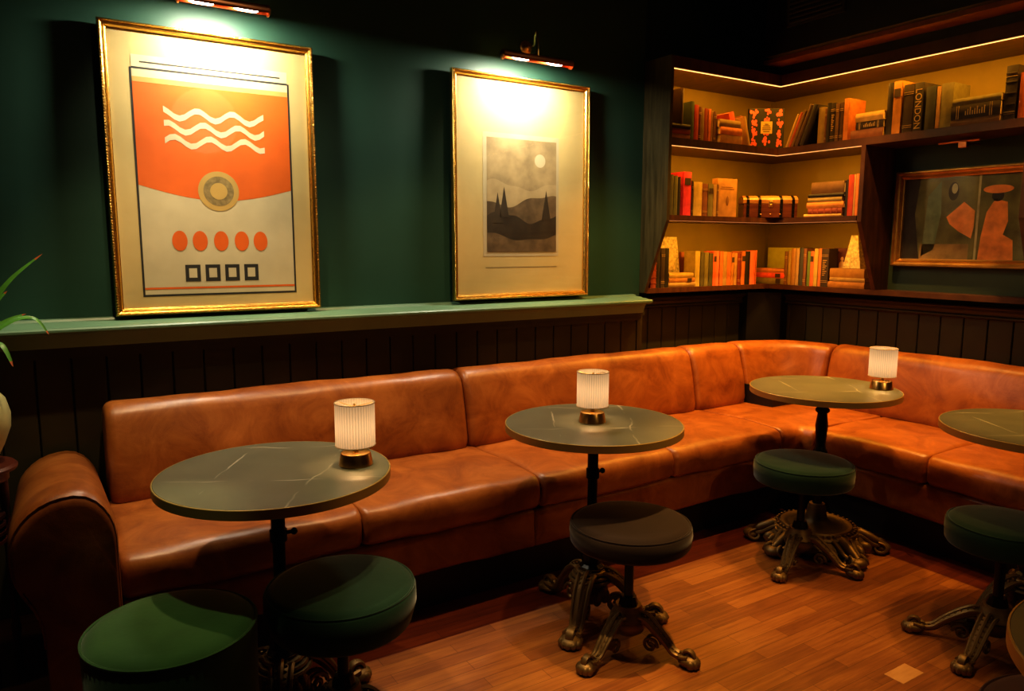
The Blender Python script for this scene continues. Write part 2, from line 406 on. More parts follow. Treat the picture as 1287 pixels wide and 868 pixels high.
# tongue-and-groove boarding
def boards(mb, a0, a1, step, phase, fixed, z0, z1, axis, thick=.02, sgn=-1):
    n0 = math.floor((a0 - phase) / step); a = phase + n0 * step
    while a < a1:
        l = max(a, a0) + .0022; r = min(a + step, a1) - .0022
        if r - l > .008:
            if axis == 'x': mb.bbox(l, r, fixed, fixed + thick, z0, z1, .0035)
            else: mb.bbox(fixed, fixed + thick, l, r, z0, z1, .0035)
        a += step
m = MB(); boards(m, -1.88, 3.03, .1229, 1.306, 3.385, .0, 1.10, 'x')
w = struct('trim_1', m, M['panel'])
g = struct('trim_2', MB().box(-1.9, 3.028, 3.40, 3.42, 0, 1.10).box(3.03, 4.44, 3.575, 3.60, 0, 1.10).box(4.415, 4.44, -1.6, 3.6, 0, 1.1), M['groove'])
m = MB(); boards(m, 3.035, 4.39, .1229, 1.306, 3.555, 0, 1.10, 'x'); boards(m, -1.55, 3.56, .1286, 3.208 - .1286 * 40, 4.392, 0, 1.10, 'y')
struct('trim_3', m, M['panel'])
# end of the thick boarding
struct('trim_4', MB().box(3.03, 3.07, 3.385, 3.57, 0, 1.10), M['panel'])
# moulded ledge on the thick wall: profile in (y, z)
prof = [(3.42, 1.10), (3.385, 1.10), (3.37, 1.088), (3.345, 1.078), (3.34, 1.066), (3.325, 1.062), (3.318, 1.075), (3.31, 1.098), (3.30, 1.116), (3.262, 1.120), (3.25, 1.124),
        (3.243, 1.131), (3.243, 1.139), (3.249, 1.145), (3.285, 1.1465), (3.292, 1.150), (3.335, 1.152), (3.342, 1.156), (3.39, 1.158), (3.395, 1.166), (3.42, 1.168)]
def xprof(pr, x0, x1, mb): return mb.loft([[Vector((x, y, z)) for y, z in pr] for x in (x0, x1)])
m = MB(); xprof(prof, -1.9, 3.02, m)
o = struct('trim_5', m, [M['sill']])
m = MB().box(-1.9, 3.045, 3.335, 3.385, 1.045, 1.07).box(-1.9, 3.04, 3.36, 3.385, 1.015, 1.045)
struct('trim_6', m, M['panel'])
# rail above the recess and right-hand boarding
rp = [(0, 1.06), (-.018, 1.062), (-.03, 1.07), (-.03, 1.078), (-.02, 1.085), (-.022, 1.10), (-.034, 1.112), (-.05, 1.118), (-.055, 1.126), (-.05, 1.134), (-.02, 1.14), (0, 1.14)]
m = MB(); m.loft([[Vector((x, 3.555 + d, z)) for d, z in rp] for x in (3.07, 4.37)])
m.loft([[Vector((4.392 + d, y, z)) for d, z in rp] for y in (-1.5, 3.54)])
struct('trim_7', m, M['panel'])
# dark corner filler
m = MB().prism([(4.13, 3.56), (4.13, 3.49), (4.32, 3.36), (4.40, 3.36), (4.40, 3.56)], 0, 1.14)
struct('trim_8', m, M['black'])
# cornice over the bookcase
m = MB().prism([(3.905, 3.26), (4.04, 3.26), (4.04, -1.5), (3.84, -1.5)], 2.575, 2.60)
struct('trim_9', m, M['cornice'])
struct('trim_10', MB().box(4.04, 4.44, -1.5, 3.26, 2.52, 2.60).box(3.84, 4.06, -1.5, 3.20, 2.60, 3.05), M['black'])
# ventilation grille
v = thing('vent_grille', 'dark slatted air vent high on the upper right wall', 'vent', (3.835, 2.85, 2.80))
m = MB()
for k in range(6): m.bbox(-.012, 0, -.17, .17, -.05 + k * .026, -.036 + k * .026, .002)
m.build('slats', M['ceiling'], v)
MB().box(-.01, 0, -.19, -.17, -.065, .11).box(-.01, 0, .17, .19, -.065, .11).box(-.01, 0, -.17, .17, -.065, -.052).box(-.01, 0, -.17, .17, .097, .11).build('vent_frame', M['ceiling'], v)

# ================================================================= BANQUETTE
sofa = thing('banquette_sofa', 'long tan leather corner banquette running along both panelled walls', 'sofa', (0, 0, 0))
def lerp(a, b, t): return a + (b - a) * t
def resample(poly, n):
    P = [Vector((p[0], p[1])) for p in poly]; m_ = len(P); L = [0]
    for i in range(m_): L.append(L[-1] + (P[(i + 1) % m_] - P[i]).length)
    out = []
    for k in range(n):
        s = L[-1] * k / n
        for i in range(m_):
            if L[i] <= s <= L[i + 1]:
                out.append(P[i].lerp(P[(i + 1) % m_], (s - L[i]) / max(1e-9, L[i + 1] - L[i]))); break
    return out
def rounded(poly, rads, seg=5):
    """round the corners of a 2-D polygon"""
    n = len(poly); out = []
    for i in range(n):
        p = Vector(poly[i]); a = Vector(poly[i - 1]); b = Vector(poly[(i + 1) % n]); r = rads[i]
        if r <= 0: out.append(p); continue
        da, db = (a - p), (b - p); r = min(r, da.length * .48, db.length * .48)
        A = p + da.normalized() * r; B = p + db.normalized() * r
        for k in range(seg + 1):
            t = k / seg; out.append(A * (1 - t) ** 2 + p * 2 * t * (1 - t) + B * t * t)
    return out
def cushion(name, prof, path, mat, er=.03, puff=.012, n=44, stepn=14, crease=0.0, label=None, parent=None):
    """prof: closed 2-D (depth, z); path: list of (x, y, nx, ny) frames"""
    pr = resample(prof, n); c = sum(pr, Vector((0, 0))) / n
    # path resample
    P = [Vector(p[:2]) for p in path]; N = [Vector(p[2:]) for p in path]; L = [0]
    for i in range(len(P) - 1): L.append(L[-1] + (P[i + 1] - P[i]).length)
    T = L[-1]
    def at(s):
        s = max(0, min(T, s))
        for i in range(len(P) - 1):
            if s <= L[i + 1] + 1e-9:
                t = (s - L[i]) / max(1e-9, L[i + 1] - L[i]); return P[i].lerp(P[i + 1], t), N[i].lerp(N[i + 1], t)
    ss = []
    for k in range(6): ss.append(er * (1 - math.cos(k / 5 * PI / 2)))
    ss += [er + (T - 2 * er) * k / stepn for k in range(1, stepn)]
    ss += [T - x for x in reversed(ss[:6])]
    rings = []
    for s in ss:
        d = min(s, T - s); e = 0
        if d < er: e = er * (1 - math.sqrt(max(0, 1 - ((er - d) / er) ** 2)))
        bul = puff * (max(0.0, math.sin(PI * s / T)) ** .45)
        o, nn = at(s); ring = []
        for p in pr:
            q = p - c; ln = q.length
            f = (ln - e * 0.9 + bul * .5) / ln
            q = c + q * f
            # slow wander so that the leather is not ruler straight
            w = .0022 * math.sin(s * 9 + p.x * 13 + p.y * 21) + .0014 * math.sin(s * 23 + p.y * 31)
            ring.append(Vector((o.x + nn.x * (q.x + w), o.y + nn.y * (q.x + w), q.y + w)))
        rings.append(ring)
    o = MB().loft(rings).build(name, mat, parent or sofa, angle=60)
    if label: o['label'] = label
    return o
seatp = rounded([(0.0, .345), (-.004, .462), (.03, .487), (.30, .494), (.66, .480), (.66, .345)], [.02, .035, .05, .2, .02, .02])
backp = rounded([(0.02, .46), (-.01, .50), (.012, .66), (.062, .825), (.115, .852), (.20, .84), (.27, .80), (.29, .46)], [.02, .03, .3, .055, .05, .05, .04, .02])
backB = rounded([(0.02, .46), (-.01, .50), (.012, .66), (.062, .825), (.115, .852), (.20, .84), (.27, .80), (.28, .46)], [.02, .03, .3, .055, .05, .05, .04, .02])
# seats along the left wall
sx = [0.146, .945, 1.743, 2.52, 3.305]
for a, b in zip(sx[:-1], sx[1:]):
    cushion('seat_cushion', seatp, [(a + .002, 2.515, 0, 1), (b - .002, 2.515, 0, 1)], M['leather'])
# corner seat
cushion('corner_seat_cushion', seatp, [(3.308, 2.515, 0, 1), (3.43, 2.515, .1, 1), (3.45, 2.50, 1, 1), (3.455, 2.47, 1, .1), (3.455, 2.435, 1, 0)], M['leather'], er=.015, puff=.004)
sy = [2.43, 1.833, 1.08, .33, -.4]
for a, b in zip(sy[:-1], sy[1:]):
    cushion('seat_cushion', seatp, [(3.455, a - .002, 1, 0), (3.455, b + .002, 1, 0)], M['leather'])
# backs
bx = [.165, 1.712, 3.262, 3.70]
for a, b in zip(bx[:-1], bx[1:]):
    cushion('back_cushion', backp, [(a + .002, 3.10, 0, 1), (b - .002, 3.10, 0, 1)], M['leather'], er=.035, stepn=18, puff=.014)
arc = []
for k in range(9):
    t = k / 8 * PI / 2; arc.append((3.70 + .37 * math.sin(t), 2.83 + .27 * math.cos(t), math.sin(t), math.cos(t)))
cushion('corner_back_cushion', backp, [(arc[0][0] + .003, arc[0][1], 0, 1)] + arc[1:-1] + [(arc[-1][0], arc[-1][1] + .003, 1, 0)], M['leather'], er=.025, puff=.008)
by = [2.826, 1.08, -.4]
for a, b in zip(by[:-1], by[1:]):
    cushion('back_cushion', backB, [(4.07, a - .002, 1, 0), (4.07, b + .002, 1, 0)], M['leather'], er=.035, stepn=18, puff=.014)
# upholstered front panels and dark plinth
basep = rounded([(0, .178), (0, .338), (.1, .338), (.1, .178)], [.012, .012, .002, .002], 3)
for a, b in ((.15, 1.716), (1.719, 3.44)):
    cushion('front_panel', basep, [(a, 2.528, 0, 1), (b, 2.528, 0, 1)], M['leather'], er=.008, puff=.004, n=30)
for a, b in ((2.50, 1.08), (1.077, -.4)):
    cushion('front_panel', basep, [(3.468, a, 1, 0), (3.468, b, 1, 0)], M['leather'], er=.008, puff=.004, n=30)
MB().box(.0, 3.54, 2.60, 2.64, 0, .19).box(3.54, 3.58, -.4, 2.64, 0, .19).build('plinth', M['plinth'], sofa)
MB().box(.15, 4.0, 2.60, 3.30, .19, .344).box(3.58, 4.3, -.4, 2.60, .19, .344).box(3.7, 4.32, 2.9, 3.34, .3, .6).build('inner_frame', M['black'], sofa)
# rolled arm
armp = rounded([(-.06, .0), (-.065, .40), (-.135, .52), (-.135, .66), (-.05, .745), (.075, .755), (.142, .66), (.142, .0)], [.005, .10, .09, .11, .12, .12, .12, .005], 6)
pr = resample(armp, 60); c = Vector((.01, .5)); rings = []
L0, L1, er = 2.42, 3.36, .045
ss = [L0 + er * (1 - math.cos(k / 6 * PI / 2)) for k in range(7)] + [lerp(L0 + er, L1 - .02, k / 12) for k in range(1, 13)]
for s in ss:
    d = s - L0; e = er * (1 - math.sqrt(max(0, 1 - ((er - d) / er) ** 2))) if d < er else 0
    drop = .115 * max(0, (s - 2.5)) ** 1.0
    rings.append([Vector((p.x + (c.x - p.x) * e * 2.2, s, (p.y - (drop if p.y > .45 else 0)) + (-(e * .9) if p.y > .5 else 0))) for p in pr])
MB().loft(rings).build('armrest', M['leather'], sofa, angle=60)
m = MB(); m.tube([Vector((p.x * .955, L0 + .012, p.y - .012)) for p in pr[10:52]], .0055, 6)
m.build('arm_piping', M['leather'], sofa)

# ================================================================= TABLES
def paw(mb, ang, reach, h0=.13, fat=1.0):
    """curved claw leg going out along angle ang"""
    mat = Matrix.Rotation(ang, 4, 'Z')
    pts = [(.025, 0, h0), (.07, 0, h0 + .005), (reach * .45, 0, h0 - .02), (reach * .62, 0, h0 * .55), (reach * .75, 0, .035), (reach * .88, 0, .026), (reach, 0, .03)]
    sm = []
    P = [Vector(p) for p in pts]
    for i in range(len(P) - 1):
        for k in range(5):
            t = k / 5; p0 = P[max(0, i - 1)]; p1 = P[i]; p2 = P[i + 1]; p3 = P[min(len(P) - 1, i + 2)]
            sm.append(.5 * ((2 * p1) + (-p0 + p2) * t + (2 * p0 - 5 * p1 + 4 * p2 - p3) * t * t + (-p0 + 3 * p1 - 3 * p2 + p3) * t ** 3))
    sm.append(P[-1]); n = len(sm)
    rad = [lerp(.026, .015, min(1, k / (n * .7))) * fat + (.006 * fat if k > n * .8 else 0) for k in range(n)]
    mb.tube(sm, [r * .8 for r in rad], 10, flat=1.25, mat=mat)
    for sgn in (-1, 0, 1):   # raised ribs running down the leg
        q = [p + Vector((0, sgn * rad[k] * 1.0, rad[k] * (.92 if sgn == 0 else .5))) for k, p in enumerate(sm)]
        mb.tube(q, [.0068 * fat] * n, 6, mat=mat)
    # beads between the ribs
    for k in range(3, n - 6, 2):
        for sgn in (-1, 1):
            p = sm[k] + Vector((0, sgn * rad[k] * .42, rad[k] * .72)); mb.ball(p, .0052 * fat, 6, 4, mat=mat)
    # scroll under the knee and acanthus lumps
    for sgn in (-1, 1):
        sp = []
        for k in range(22):
            a = k * .42; r = .030 * fat * (1 - k / 26)
            sp.append(Vector((reach * .40 + r * math.cos(a), sgn * .014, h0 * .35 + r * math.sin(a))))
        mb.tube(sp, [.006 * fat] * 22, 6, mat=mat)
    # foot: rounded pad with curled toes
    mb.ball((reach, 0, .022), (.040 * fat, .034 * fat, .022), 14, 8, mat=mat)
    for k in range(5):
        a = (k - 2) * .55
        mb.ball((reach + .026 * fat * math.cos(a), .026 * fat * math.sin(a), .018), (.016 * fat, .012 * fat, .017), 8, 6, mat=mat)
    sp = []
    for k in range(20):
        a = k * .5 - .6; r = .024 * fat * (1 - k / 24)
        sp.append(Vector((reach - .004 + r * math.cos(a), 0, .040 + r * math.sin(a))))
    mb.tube(sp, [.0065 * fat] * 20, 6, flat=2.0, mat=mat)
def claw_base(parent, n, reach, a0, h0=.13, fat=1.0, rings=True, angles=None):
    m = MB()
    pr = [(.0, .06), (.03, .055), (.058, .075), (.066, .10), (.062, .115), (.068, .122), (.064, .132), (.052, .15), (.046, .17), (.0, .17)]
    m.lathe(pr, 32)
    if h0 > .14:
        m.lathe([(0, .15), (.082, .15), (.088, .156), (.084, .163), (.074, .165), (.078, .171), (.074, .178), (.062, .180), (.066, .187), (.061, .194), (.048, .197), (.05, .205), (0, .207)], 36)
        for k in range(3):
            for s_ in range(3):
                a_ = (angles[k] if angles else 0) + PI / 3 + (s_ - 1) * .35
                m.ball((.062 * math.cos(a_), .062 * math.sin(a_), .115 - .02 * abs(s_ - 1)), (.02, .02, .032), 10, 6)
    m.build('base_hub', M['iron'], parent)
    angs = angles or [a0 + k * 2 * PI / n for k in range(n)]
    for a in angs:
        m = MB(); paw(m, a, reach, h0, fat); m.build('leg', M['iron'], parent)
def table(name, label, x, y, r, a0, kind, rz=0, rot=0, angles=None):
    t = thing(name, label, 'table', (x, y, 0), 0)
    top = MB().lathe([(0, .757), (r - .004, .757), (r - .004, .7835), (r - .0055, .785), (0, .785)], 96).build('tabletop', M['stone'], t, angle=25)
    MB().lathe([(r - .004, .7565), (r - .001, .7565), (r, .758), (r, .783), (r - .001, .7845), (r - .004, .7848), (r - .004, .7565)], 96).build('edge_band', M['brass_rim'], t, angle=25)
    MB().lathe([(.0, .745), (.11, .745), (.11, .757), (.0, .757)], 32).build('top_plate', M['pole'], t)
    if kind == 'plain':
        m = MB().lathe([(.0, .15), (.019, .15), (.019, .56), (.026, .565), (.026, .60), (.021, .605), (.021, .70), (.03, .72), (.045, .745), (0, .745)], 24)
        m.tube([(.0, 0, .585), (.045, 0, .585)], .006, 8).ball((.048, 0, .585), .011)
        m.build('column', M['pole'], t)
        m = MB().lathe([(0, .20), (.045, .20), (.047, .208), (.034, .218), (.040, .235), (.046, .262), (.042, .292), (.030, .315), (.024, .33), (.03, .338), (.024, .346), (.0, .35)], 32,
                       wob=lambda a: 1 + .05 * math.cos(8 * a))
        m.build('turned_collar', M['pole'], t)
        claw_base(t, 3, .255, a0, .165, 1.3, angles=angles)
    elif kind == 'turned':
        m = MB().lathe([(0, .18), (.022, .18), (.022, .44), (.028, .45), (.034, .47), (.027, .49), (.023, .51), (.026, .56), (.030, .60), (.024, .64), (.022, .66), (.033, .67), (.033, .68), (.024, .69), (.026, .71), (.034, .72), (.034, .735), (.05, .745), (0, .745)], 28)
        m.build('column', M['pole'], t)
        m = MB().lathe([(0, .08), (.185, .08), (.20, .088), (.195, .098), (.172, .100), (.165, .112), (.15, .112), (.14, .105), (.12, .106), (.07, .12), (.05, .14), (.042, .19), (.036, .21), (0, .215)], 48)
        m.lathe([(0, .02), (.215, .02), (.235, .04), (.225, .06), (.20, .082), (0, .082)], 48, wob=lambda a: 1 + .035 * math.cos(22 * a))
        for k in range(40):
            a = 2 * PI * k / 40; m.ball((.180 * math.cos(a), .180 * math.sin(a), .103), .0095, 6, 4)
        m.build('dished_base', M['iron'], t)
        for a in angles:
            mb = MB(); mat = Matrix.Rotation(a, 4, 'Z')
            for sgn in (-1, 1):
                sp = []
                for k in range(34):
                    if k < 12: sp.append(Vector((lerp(.15, .285, k / 11), sgn * lerp(.055, .03, k / 11), lerp(.085, .05, k / 11) + .012 * math.sin(k * .5))))
                    else:
                        b = (k - 12) * .42; rr = .034 * (1 - (k - 12) / 26)
                        sp.append(Vector((.285 + rr * math.sin(b), sgn * (.03 + .0 + rr * (1 - math.cos(b)) * .4), .03 + rr * math.cos(b) * .7)))
                mb.tube(sp, [.011 - .00018 * k for k in range(34)], 8, mat=mat)
                sp = [Vector((.17 + .03 * math.cos(k * .45) * (1 - k / 22), sgn * (.085 + .03 * math.sin(k * .45) * (1 - k / 22)), .05 + .002 * k)) for k in range(18)]
                mb.tube(sp, [.009] * 18, 7, mat=mat)
                mb.ball((.215, sgn * .075, .04), (.034, .022, .028), mat=mat)
            mb.tube([(.15, 0, .075), (.20, 0, .085), (.25, 0, .065), (.30, 0, .04)], [.022, .026, .022, .016], 10, mat=mat)
            mb.ball((.30, 0, .026), (.04, .045, .026), 14, 8, mat=mat)
            for k in range(5): mb.ball((.175 + .026 * k, 0, .098 - .010 * k), (.012, .016 - .0015 * k, .010), 8, 6, mat=mat)
            mb.build('leg', M['iron'], t)
    return t
d2 = lambda *a: [R(q) for q in a]
table('round_table', 'round stone-topped table with brass edge in front of the sofa arm', .559, 2.22, .342, 0, 'plain', angles=d2(10, 130, 250))
table('round_table', 'round stone-topped table whose lamp stands at the middle of its top', 1.765, 2.205, .342, 0, 'plain', angles=d2(94, -144, -43))
table('round_table', 'round table with wide scrolled base in the corner of the banquette', 3.153, 2.18, .342, 0, 'turned', angles=d2(133, -52, 178, -107, 40))
table('round_table', 'round brass-edged table without a lamp beside the right-hand bench', 3.153, 1.245, .345, 0, 'plain', angles=d2(150, 38, -80))
table('round_table', 'brass-edged table cut off by the lower right corner of the view', 1.58, .285, .34, 0, 'plain', angles=d2(60, 180, 300))

# ================================================================= STOOLS
def stool(label, x, y, r, zt, h, mat, angles, reach=.235, polekind=0, taper=.0):
    s = thing('bar_stool', label, 'stool', (x, y, 0))
    pr = [(0, zt - h), (r - .022 - taper, zt - h), (r - .009 - taper, zt - h + .004), (r - .003 - taper * .9, zt - h + .013), (r, zt - h * .5), (r - .001, zt - .020), (r - .008, zt - .012)]
    MB().lathe(pr + [(r - .012, zt - .011)], 64).build('seat_side', mat, s, angle=60)
    MB().lathe([(r - .010, zt - .0125), (r - .018, zt - .004), (r - .035, zt), (r * .5, zt + .004), (0, zt + .005)], 64).build('seat_top', mat, s, angle=60)
    m = MB(); m.tube([((r - .008) * math.cos(a * PI / 32), (r - .008) * math.sin(a * PI / 32), zt - .012) for a in range(65)], .004, 6, cap=False); m.build('piping', mat, s)
    MB().lathe([(0, zt - h - .012), (.12, zt - h - .012), (.12, zt - h), (0, zt - h)], 32).build('seat_plate', M['pole'], s)
    MB().lathe([(0, .14), (.017, .14), (.017, zt - h - .01), (0, zt - h - .01)], 20).build('column', M['pole'], s)
    MB().lathe([(0, .12), (.042, .12), (.040, .14), (.032, .185), (.027, .20), (0, .20)], 24, wob=lambda a: 1 + .05 * math.cos(10 * a)).build('collar', M['pole'], s)
    claw_base(s, 3, reach, 0, .12, 1.0, angles=angles)
    return s
stool('dark green velvet stool half in shadow before the table nearest the armrest', .678, 2.005, .218, .49, .128, M['velvet'], d2(100, 220, 340), taper=.012)
stool('brown-black velvet stool with cast iron claw feet in the middle of the floor', 1.73, 1.94, .219, .49, .088, M['velvet3'], d2(-167, -66, 50))
stool('small green velvet stool standing before the table in the corner', 2.90, 2.085, .219, .49, .102, M['velvet'], d2(-161, -74, 40), reach=.25)
stool('grey-green velvet stool cut by the right edge beside the lampless table', 2.865, 1.222, .187, .49, .10, M['velvet'], d2(-175, 120, -60), reach=.26)
stool('mauve velvet stool whose rim shows below the brass-edged table at lower right', 1.775, .545, .22, .485, .10, M['mauve'], d2(0, 120, 240))
p = thing('velvet_pouf', 'bright green velvet drum pouf standing lower left by the sofa arm', 'pouf', (.228, 2.04, 0))
r = .213
MB().lathe([(0, .03), (r - .02, .03), (r - .008, .04), (r - .004, .2), (r, .44), (r - .004, .462)], 64).build('drum', M['velvet2'], p, angle=60)
MB().lathe([(r - .006, .462), (r - .016, .472), (r - .04, .478), (r * .5, .484), (0, .486)], 64).build('seat_top', M['velvet2'], p, angle=60)
m = MB(); m.tube([((r - .002) * math.cos(a * PI / 32), (r - .002) * math.sin(a * PI / 32), .462) for a in range(65)], .0045, 6, cap=False); m.build('piping', M['velvet2'], p)
for a in range(4): MB().lathe([(0, 0), (.015, 0), (.018, .032), (0, .032)], 12, c=(.15 * math.cos(a * PI / 2 + .7), .15 * math.sin(a * PI / 2 + .7), 0)).build('foot', M['pole'], p)

# ================================================================= TABLE LAMPS
def table_lamp(label, x, y, z=.785):
    t = thing('table_lamp', label, 'lamp', (x, y, z))
    MB().lathe([(0, 0), (.0515, 0), (.0525, .002), (.046, .036), (.0445, .0385), (0, .039)], 48).build('lamp_base', M['brass'], t, angle=30)
    MB().lathe([(0, .038), (.009, .038), (.0075, .062), (.007, .085), (0, .085)], 20).build('stem', M['brass'], t)
    n = 264; ph = lambda a: 1 + .010 * math.sin(44 * a)
    vs = []; fs = []
    r0 = .0605; rows = [(.062, 0), (.065, .0), (.13, 0), (.193, 0), (.196, 0)]
    mb = MB()
    rings = []
    for (zz, _) in rows: rings.append([Vector((r0 * ph(2 * PI * i / n) * math.cos(2 * PI * i / n), r0 * ph(2 * PI * i / n) * math.sin(2 * PI * i / n), zz)) for i in range(n)])
    for (zz, _) in reversed(rows): rings.append([Vector(((r0 - .0025) * math.cos(2 * PI * i / n), (r0 - .0025) * math.sin(2 * PI * i / n), zz)) for i in range(n)])
    rings.append(rings[0])
    mb.loft(rings, cap=False); mb.build('lamp_shade', M['shade'], t)
    m = MB()
    for zz in (.0625, .1955): m.tube([((r0 + .0008) * math.cos(a * PI / 24), (r0 + .0008) * math.sin(a * PI / 24), zz) for a in range(49)], .0016, 5, cap=False)
    m.build('shade_trim', simple('shade_tape', (0.5, 0.33, 0.15), .6), t)
    m = MB()
    for k in range(3):
        a = k * 2 * PI / 3; m.tube([(0, 0, .182), (.059 * math.cos(a), .059 * math.sin(a), .19)], .0013, 5)
    m.tube([(0, 0, .08), (0, 0, .186)], .002, 6); m.ball((0, 0, .188), .005, 8, 6); m.build('shade_spider', M['brass'], t)
    MB().ball((0, 0, .128), (.015, .015, .021), 14, 10).build('bulb', M['bulb_warm'], t)
    return t
LAMPS = [('lit pleated-shade lamp on the table nearest the sofa arm', .789, 2.158), ('lit pleated-shade lamp at the middle of the central round table', 1.768, 2.218),
         ('lit pleated-shade lamp on the corner table farthest back', 3.365, 2.02)]
for l, x, y in LAMPS: table_lamp(l, x, y)

# ================================================================= FRAMED PICTURES
def frame_mesh(w, h, fw, d, beads=True):
    """gilt moulding, mitred; picture plane local x (width), z (height), front towards -y"""
    # profile: (inset from the outer edge, depth forward)
    pr = [(0, 0), (0, d * .8), (fw * .12, d), (fw * .28, d), (fw * .36, d * .72), (fw * .55, d * .62), (fw * .72, d * .72), (fw * .80, d * .6), (fw * .9, d * .45), (fw, d * .40), (fw, 0)]
    mb = MB(); cs = [(-1, -1), (1, -1), (1, 1), (-1, 1)]; rings = []
    for cx, cz in cs + [cs[0]]:
        rings.append([Vector((cx * (w / 2 - i), -dd, h / 2 + cz * (h / 2 - i))) for i, dd in pr])
    mb.loft(rings, cap=False)
    for f in range(len(mb.sm)): mb.sm[f] = False
    if beads:
        st = .011
        for sgn in (-1, 1):
            k = int(w / st)
            for i in range(k): mb.ball((-w / 2 + fw * .2 + (w - fw * .4) * (i + .5) / k, -d, h / 2 + sgn * (h / 2 - fw * .2)), (st * .42, .003, .0042), 6, 4)
            k = int(h / st)
            for i in range(k): mb.ball((sgn * (w / 2 - fw * .2), -d, fw * .2 + (h - fw * .4) * (i + .5) / k), (.0042, .003, st * .42), 6, 4)
    return mb
def shape(mb, pts, layer, mi):
    y = -.0035 - layer * .0004; n = len(pts)
    mb.add([Vector((p[0], y, p[1])) for p in pts], [tuple(range(n))], mi, False)
def ell(cx, cz, a, b, n=40, t0=0, t1=2 * PI): return [(cx + a * math.cos(t0 + (t1 - t0) * i / n), cz + b * math.sin(t0 + (t1 - t0) * i / n)) for i in range(n)]
def rect(x0, x1, z0, z1): return [(x0, z0), (x1, z0), (x1, z1), (x0, z1)]
def ink(name, c, noise=.08, s=8): return simple(name, c, .6, noise=noise, nscale=s, bump=.35, bscale=5)
# -- large poster
w, h = .842, 1.158
P1 = thing('framed_poster', 'large gilt-framed orange and cream abstract poster leaning on the ledge', 'framed poster', (.660, 3.405, 1.172))
frame_mesh(w, h, .030, .030).build('frame', M['gold'], P1, angle=25)
mb = MB(); mb.box(-w / 2 + .02, w / 2 - .02, -.003, 0, .02, h - .02, 0)
ix, zt_, zb_ = .308, 1.045, .085
def wav(x0, x1, z, amp, n=24): return [(lerp(x0, x1, i / n), z - amp * math.sin(PI * i / n)) for i in range(n + 1)]
shape(mb, rect(-ix - .008, ix + .008, .075, .99), 1, 3)
shape(mb, rect(-ix, ix, .083, .982), 2, 4)
shape(mb, [(-ix, .95)] + wav(-ix, ix, .53, .055) + [(ix, .95)], 3, 1)
shape(mb, rect(-ix, ix, .935, .955), 4, 2)
shape(mb, ell(0, .515, .083, .083), 5, 2); shape(mb, ell(0, .515, .062, .062), 6, 5); shape(mb, ell(0, .515, .035, .035), 7, 2)
for k, x in enumerate((-.165, -.085, -.0, .085, .165)): shape(mb, ell(x, .305, .030, .042, 24), 5, 1)
for k, x in enumerate((-.12, -.04, .04, .12)): shape(mb, rect(x - .03, x + .03, .135, .205), 5, 3); shape(mb, rect(x - .016, x + .016, .15, .19), 6, 4)
shape(mb, rect(-ix, ix, .104, .112), 4, 1)
for k in range(3): shape(mb, [(lerp(-.2, .2, i / 20), .70 + .055 * k + .018 * math.sin(i * .9 + k)) for i in range(21)] + [(lerp(.2, -.2, i / 20), .724 + .055 * k + .018 * math.sin((20 - i) * .9 + k)) for i in range(21)], 5, 4)
shape(mb, rect(-ix, ix, .982, 1.04), 2, 4); shape(mb, rect(-ix, ix, .985, .993), 3, 3); shape(mb, rect(-ix + .03, ix - .03, 1.01, 1.016), 3, 3)
mb.build('print', [M['paper'], ink('orange_ink', (0.70, 0.13, 0.008)), ink('gold_ink', (0.50, 0.33, 0.09)), ink('black_ink', (0.03, 0.028, 0.022)), ink('cream_ink', (0.58, 0.50, 0.30)), ink('dark_gold_ink', (0.26, 0.19, 0.07), .3, 60)], P1, flat=True)
MB().add([(-w / 2 + .024, -.009, .024), (w / 2 - .024, -.009, .024), (w / 2 - .024, -.009, h - .024), (-w / 2 + .024, -.009, h - .024)], [(0, 1, 2, 3)], 0, False).build('glass_pane', M['glass'], P1)
P1.rotation_euler = (R(-.6), 0, 0); P1.location.y = 3.37; P1.scale = (.988,) * 3
MB().box(-.40, .40, .0005, .045, .02, 1.13).build('backing_board', M['black'], P1)
# -- second poster
w, h = .862, 1.155
P2 = thing('framed_poster', 'gilt-framed cream poster with a dark sepia panel leaning on the ledge', 'framed poster', (2.193, 3.398, 1.178))
frame_mesh(w, h, .028, .030).build('frame', M['gold'], P2, angle=25)
mb = MB(); mb.box(-w / 2 + .02, w / 2 - .02, -.003, 0, .02, h - .02, 0)
shape(mb, rect(-.248, .235, .225, .865), 1, 3)
shape(mb, rect(-.225, .218, .25, .84), 2, 1)
# layered hills under a pale sky
def hill(z, amp, f, ph, n=40): return [(-.225, .25)] + [(lerp(-.225, .218, i / n), z + amp * math.sin(i * f + ph) + .3 * amp * math.sin(i * f * 2.7)) for i in range(n + 1)] + [(.218, .25)]
shape(mb, hill(.60, .022, .16, 1.0), 3, 4); shape(mb, hill(.52, .03, .13, 3.4), 4, 5); shape(mb, hill(.43, .025, .17, .3), 5, 2); shape(mb, hill(.33, .02, .12, 2.0), 6, 5)
shape(mb, ell(.11, .735, .035, .035), 3, 3)
for x, zz in ((-.16, .40), (-.12, .43), (.15, .42)): shape(mb, [(x - .03, zz), (x, zz + .16), (x + .03, zz)], 7, 2)
shape(mb, rect(-.235, .225, .165, .168), 1, 5)
mb.build('print', [M['paper'], ink('sepia_pale', (0.34, 0.25, 0.12), .35, 9), ink('sepia_dark', (0.045, 0.030, 0.014), .4, 9), ink('paper_toned', (0.50, 0.42, 0.25)), ink('sepia_mid', (0.42, 0.31, 0.15), .2, 9), ink('sepia_brown', (0.14, 0.09, 0.04), .5, 12)], P2, flat=True)
